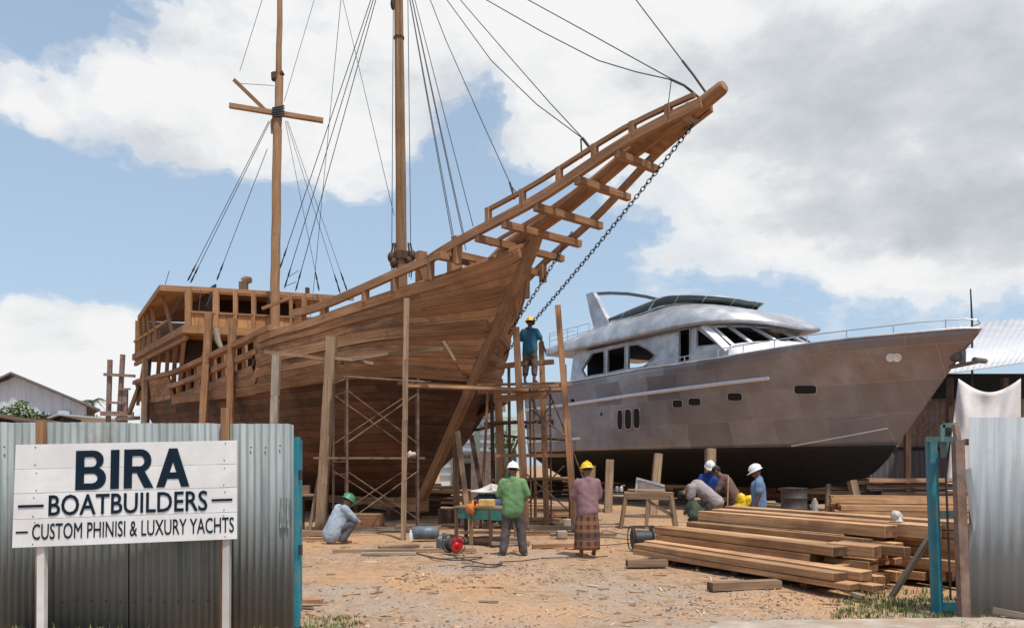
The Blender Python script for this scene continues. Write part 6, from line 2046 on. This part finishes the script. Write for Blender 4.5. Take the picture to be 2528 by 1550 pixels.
def person(loc, rz, label, shirt, legs, helmet=None, sleeve='long', lower='trousers', pose=None, look=(0, 1, 0), scale=1.0, hem=.06, leg_end=1.0, shoes=None, shirt_loose=1.0):
    J = {k: Vector(v) for k, v in {**STAND, **(pose or {})}.items()}
    root = empty('person', loc, label, 'person', None, rz)
    root.scale = (scale,) * 3
    pel, chest, neck, head = J['pel'], J['chest'], J['neck'], J['head']
    side = (J['shR'] - J['shL']).normalized()
    hs_ = (J['hipR'] - J['hipL']).normalized()
    look = Vector(look).normalized()
    upv = (head - neck).normalized()
    fw = (look - upv * look.dot(upv)).normalized()
    rt = fw.cross(upv).normalized()
    Rm = Matrix((rt, fw, upv)).transposed()
    def hd(x, y, z): return head + Rm @ Vector((x, y, z))
    parts = [('c', pel + hs_ * .05, chest + side * .06, .105, .115), ('c', pel - hs_ * .05, chest - side * .06, .105, .115),
             ('c', J['shL'] * .9 + J['shR'] * .1, J['shR'] * .9 + J['shL'] * .1, .07, .07), ('c', chest, neck, .11, .055),
             ('c', neck - (head - neck) * .15, head - upv * .03, .055, .052),
             ('e', hd(0, -.01, .02), (.073, .092, .095), Rm), ('e', hd(0, .03, -.055), (.055, .062, .055), Rm), ('c', hd(0, .082, .0), hd(0, .103, -.028), .010, .016),
             ('e', hd(-.075, -.01, -.01), (.012, .022, .032), Rm), ('e', hd(.075, -.01, -.01), (.012, .022, .032), Rm), ('e', hd(0, .086, -.062), (.025, .012, .010), Rm)]
    for s_ in 'LR':
        sh_, el_, wr_ = J['sh' + s_], J['el' + s_], J['wr' + s_]
        parts += [('c', sh_, el_, .055, .042), ('c', el_, wr_, .042, .028)]
        hp, kn, an, to = J['hip' + s_], J['kn' + s_], J['an' + s_], J['toe' + s_]
        parts += [('c', hp, kn, .088, .056), ('c', kn, kn.lerp(an, .4), .056, .054), ('c', kn.lerp(an, .35), an, .055, .036),
                  ('c', an - Vector((0, 0, .035)), to, .034, .026)]
    fing = MB()
    for s_ in 'LR':
        el_, wr_ = J['el' + s_], J['wr' + s_]
        d = (wr_ - el_).normalized()
        sx = 1 if s_ == 'R' else -1
        ac = d.cross(Vector((sx, 0, 0)))
        if ac.length < .1: ac = d.cross(Vector((0, 0, 1)))
        ac.normalize()
        pn = d.cross(ac).normalized()
        parts.append(('c', wr_, wr_ + d * .07, .026, .034))
        for k, (o_, L) in enumerate(((-.027, .065), (-.009, .075), (.009, .072), (.026, .058))):
            a = wr_ + d * .085 + ac * o_
            b = a + d * L * .5 + pn * .008
            c_ = b + d * L * .4 + pn * .026
            fing.tube([a, b, c_], [.0095, .009, .007], 6)
        a = wr_ + d * .03 + ac * -.03
        fing.tube([a, a + d * .035 - ac * .028 + pn * .01, a + d * .07 - ac * .030 + pn * .028], [.012, .011, .008], 6)
    body = blob(parts, .0135, 'body', SK, root, 3, fing)
    # eyes
    mb = MB()
    for sx in (-.03, .03): mb.ball(hd(sx, .083, .012), .011, 8, 6)
    e = mb.build('eyes', plain('dark_eye', (.02, .015, .012), .3) if 'dark_eye' not in bpy.data.materials else bpy.data.materials['dark_eye'], body, (0, 0, 0), True)
    # hair
    mb = MB(); mb.ball(hd(0, -.018, .035), (.079, .094, .085), 14, 9, rot=Rm)
    if not helmet: mb.ball(hd(0, -.03, .03), (.084, .092, .09), 14, 9, rot=Rm, squash=.012)
    mb.build('hair', HAIR, root, (0, 0, 0), True)
    # shirt
    L = shirt_loose
    low = pel - (chest - pel).normalized() * hem
    sp_ = [('c', low + hs_ * .065, chest + side * .07, .128 * L, .128 * L), ('c', low - hs_ * .065, chest - side * .07, .128 * L, .128 * L),
           ('c', J['shL'].lerp(J['shR'], .08), J['shR'].lerp(J['shL'], .08), .072, .072), ('c', chest, chest.lerp(neck, .85), .125, .085), ('c', neck.lerp(chest, .2) + side * .04, J['shR'].lerp(neck, .25), .06, .062), ('c', neck.lerp(chest, .2) - side * .04, J['shL'].lerp(neck, .25), .06, .062), ('c', low, chest, .135 * L, .12)]
    for s_ in 'LR':
        sh_, el_, wr_ = J['sh' + s_], J['el' + s_], J['wr' + s_]
        if sleeve == 'long': sp_ += [('c', sh_, el_, .076 * L, .062), ('c', el_, el_.lerp(wr_, .86), .062, .048)]
        else: sp_ += [('c', sh_, sh_.lerp(el_, .72), .078 * L, .074 * L)]
    blob(sp_, .019, 'shirt', shirt, root, 3, fold=.011)
    # lower garment
    if lower == 'trousers':
        tp = [('c', J['hipL'] + Vector((0, 0, .03)), J['hipR'] + Vector((0, 0, .03)), .115, .115), ('c', pel + hs_ * .05, pel - hs_ * .05, .112, .112)]
        for s_ in 'LR':
            hp, kn, an = J['hip' + s_], J['kn' + s_], J['an' + s_]
            f = leg_end
            if f > .6: tp += [('c', hp, kn, .112, .092), ('c', kn, kn.lerp(an, (f - .5) * 2 - .02), .092, .078)]
            else: tp += [('c', hp, hp.lerp(kn, 1.08), .106, .082)]
        blob(tp, .019, 'trousers', legs, root, 3, fold=.010)
    else:
        mb = MB()
        rows = []
        for k in range(13):
            f = k / 12
            z = .95 - .82 * f
            row = []
            for j in range(40):
                an = 2 * math.pi * j / 40
                rr_ = 1 + .05 * math.sin(an * 6 + 2 * f) * f + .03 * math.sin(an * 11) * f
                row.append(Vector((math.cos(an) * (.155 + .065 * math.sin(min(1, f * 1.6) * 1.57) + .01 * f) * rr_, .0 + math.sin(an) * (.115 + .065 * f) * rr_, z)))
            rows.append(row)
        mb.grid(rows, lambda i, k: (k / 40 * 1.4, i * .072), True, 0, True)
        solid(mb.build('sarong', legs, root, (0, 0, 0), True), .008)
    if shoes:
        for s_ in 'LR':
            an, to = J['an' + s_], J['toe' + s_]
            mb = MB(); mb.ball((an + to) / 2 - Vector((0, 0, .03)), (.05, .14, .022), 10, 6); mb.build('sandal', shoes, root, (0, 0, 0), True)
    # hard hat
    if helmet:
        mb = MB()
        n = 20
        rows = []
        for k in range(8):
            th = math.pi / 2 * k / 7
            row = []
            for j in range(n):
                ph = 2 * math.pi * j / n
                ridge = 1 + .035 * max(0, 1 - abs(math.sin(ph - math.pi / 2 + math.pi / 2) / .25)) * 0
                row.append(hd(.112 * math.sin(th) * math.cos(ph), -.008 + .132 * math.sin(th) * math.sin(ph), .045 + .125 * math.cos(th) * ridge))
            rows.append(row)
        row = []
        for j in range(n):
            ph = 2 * math.pi * j / n
            fr = max(0, math.sin(ph)) ** 1.5
            row.append(hd((.128 + .004 * fr) * math.cos(ph), -.008 + (.148 + .055 * fr) * math.sin(ph), .036 - .012 * fr))
        rows.append(row)
        rows.append([p - upv * .008 for p in row])
        mb.grid(rows, None, True, 0, True)
        h_ = mb.build('hard_hat', helmet, root, (0, 0, 0), True)
        mb = MB()
        pts = [hd(0, -.008 + .134 * math.cos(t_), .045 + .128 * math.sin(t_)) for t_ in [math.pi * k / 10 for k in range(1, 10)]]
        mb.tube(pts, .014, 6); mb.build('crest', helmet, h_, (0, 0, 0), True)
    return root


HAT_W, HAT_Y, HAT_G = plain('white_hat', (.70, .69, .66), .4, 0, .04), plain('yellow_hat', (.80, .47, .012), .4, 0, .05), plain('green_hat', (.05, .20, .10), .45, 0, .1)
# sarong check
sm_ = bpy.data.materials.new('checked_sarong'); sm_.use_nodes = True
t = NT(sm_.node_tree); bs = sm_.node_tree.nodes['Principled BSDF']
uv = t.n('ShaderNodeTexCoord').outputs['UV']
sx_ = t.n('ShaderNodeSeparateXYZ', {0: uv})
w1 = t.math('GREATER_THAN', t.math('SINE', t.math('MULTIPLY', sx_.outputs[0], 45.0)), .1)
w2 = t.math('GREATER_THAN', t.math('SINE', t.math('MULTIPLY', sx_.outputs[1], 40.0)), .1)
c = t.mix(w1, (.17, .075, .035), (.06, .03, .03)); c = t.mix(t.math('MULTIPLY', w2, .6), c, (.27, .13, .05))
w3 = t.math('GREATER_THAN', t.math('SINE', t.math('MULTIPLY', sx_.outputs[1], 13.0)), .55); c = t.mix(t.math('MULTIPLY', w3, .6), c, (.035, .025, .04))
sm_.node_tree.links.new(c, bs.inputs['Base Color']); bs.inputs['Roughness'].default_value = .9

p = G(1266, 1369)
person((p.x, p.y, 0), R(-8), 'person in a green top and white helmet, back turned, at the green workbench', cloth('green_top', (.15, .28, .125)), cloth('grey_trousers', (.095, .08, .075)), HAT_W,
       pose=dict(elL=(-.27, .02, 1.10), elR=(.27, .02, 1.10), wrL=(-.18, .24, 1.02), wrR=(.17, .24, 1.0), anL=(-.17, -.06, .075), anR=(.19, .02, .075), toeL=(-.19, .12, .03), toeR=(.24, .18, .03), knL=(-.13, .02, .47), knR=(.14, .05, .47)), scale=1.0, hem=.10, shoes=M['old_wood'], shirt_loose=1.1)
p = G(1450, 1373)
person((p.x, p.y, 0), R(14), 'person in a mauve shirt, checked sarong and yellow helmet, back turned', cloth('mauve_shirt', (.27, .155, .165)), sm_, HAT_Y, lower='sarong',
       pose=dict(elL=(-.25, .06, 1.10), elR=(.24, .02, 1.08), wrL=(-.14, .26, 1.03), wrR=(.16, .2, 1.0), anL=(-.12, -.02, .075), anR=(.13, .0, .075)), scale=1.0, hem=.09, shirt_loose=1.12)
p = P(1308, 944, 20.0)
person((p.x, p.y, p.z + .0), R(-18), 'person in a blue tee shirt and yellow helmet high on the staging tower', cloth('blue_tee', (.025, .115, .185)), cloth('camouflage_shorts', (.14, .105, .08), .5), HAT_Y, sleeve='short',
       pose=dict(elL=(-.26, .08, 1.12), wrL=(-.20, .30, 1.16), elR=(.29, .06, 1.09), wrR=(.34, .18, .90)), scale=1.0, hem=.08, leg_end=.82)
p = G(838, 1340)
person((p.x, p.y, 0), R(-58), 'person in a green helmet and pale blue shirt squatting beside the metal scaffold', cloth('pale_blue_shirt', (.33, .39, .46)), cloth('charcoal_trousers', (.115, .11, .125)), HAT_G,
       pose=dict(pel=(0, -.13, .27), chest=(0, .03, .58), neck=(0, .10, .73), head=(0, .18, .86), shL=(-.185, .05, .70), shR=(.185, .05, .70), elL=(-.24, .24, .50), elR=(.24, .24, .50), wrL=(-.10, .40, .44), wrR=(.10, .40, .42),
                 hipL=(-.10, -.12, .25), hipR=(.10, -.12, .25), knL=(-.17, .24, .45), knR=(.17, .24, .45), anL=(-.13, .02, .085), anR=(.13, .02, .085), toeL=(-.15, .20, .035), toeR=(.15, .20, .035)), look=(.1, 1, -.45), scale=1.02, hem=.10, shirt_loose=1.35)
p = P(1752, 1300, 17.0)
person((p.x, p.y, 0), R(78), 'person in a faded mauve grey shirt bent forward behind the near timber stack', cloth('faded_shirt', (.34, .29, .29)), cloth('brown_trousers', (.12, .08, .06)), None,
       pose=dict(pel=(0, -.05, .90), chest=(0, .26, 1.17), neck=(0, .45, 1.15), head=(0, .56, 1.0), shL=(-.185, .38, 1.14), shR=(.185, .38, 1.14), elL=(-.20, .42, .88), elR=(.20, .40, .88), wrL=(-.16, .50, .68), wrR=(.18, .48, .68)), look=(0, .1, -1), scale=1.0, hem=.12, sleeve='short', shirt_loose=1.28)
p = P(1752, 1300, 18.3)
person((p.x, p.y, 0), R(172), 'person in a deep blue shirt and white helmet facing the camera', cloth('deep_blue_shirt', (.02, .055, .22)), cloth('dark_trousers', (.05, .05, .06)), HAT_W,
       pose=dict(head=(0, .07, 1.54), elR=(.27, .03, 1.08), wrL=(-.16, .26, 1.0), wrR=(.17, .25, .97)), look=(.05, 1, -.5), scale=1.03)
mb = MB(); q_ = P(1781, 1212, 17.9); mb.ball(q_, (.09, .08, .14), 9, 7, squash=.3); tag(mb.build('plastic_bag', plain('bright_blue_bag', (.01, .20, .55), .4)), 'bright blue bag held by the worker in the deep blue shirt', 'bag')
p = P(1812, 1300, 17.6)
person((p.x, p.y, 0), R(70), 'bareheaded person in a brown shirt stooping beside the deep blue shirted worker', cloth('brown_shirt', (.16, .10, .085)), cloth('dark_brown_trousers', (.06, .035, .03)), None,
       pose=dict(chest=(0, .16, 1.20), neck=(0, .27, 1.33), head=(0, .38, 1.44), shL=(-.185, .20, 1.30), shR=(.185, .20, 1.30), elL=(-.22, .32, 1.04), elR=(.22, .3, 1.04), wrL=(-.15, .45, .85), wrR=(.15, .45, .85)), look=(0, 1, -.6), scale=1.04, shirt_loose=1.1)
mb = MB(); mb.tube([P(1798, 1172, 17.2), P(1797, 1210, 17.2), P(1796, 1248, 17.2)], .014, 6); tag(mb.build('stick', M['sawn']), 'thin pale stick upright in front of the bareheaded worker', 'stick')
p = P(1874, 1300, 15.6)
person((p.x, p.y, 0), R(75), 'person in a light blue tee shirt and white helmet standing in profile', cloth('light_blue_tee', (.15, .23, .37)), cloth('navy_trousers', (.04, .045, .07)), HAT_W, sleeve='short',
       pose=dict(elL=(-.23, .02, 1.08), elR=(.23, .03, 1.08), wrL=(-.22, .10, .86), wrR=(.20, .14, .86), head=(0, .06, 1.53)), look=(0, 1, -.25), scale=.98, shirt_loose=1.15)
mb = MB(); q_ = G(1706, 1330); mb.ball(P(1718, 1275, 16.7), (.20, .14, .26), 9, 7, squash=.3); tag(mb.build('sack', plain('dark_green_sack', (.035, .055, .035), .8)), 'dark green sack in the hands of the bent worker', 'sack')
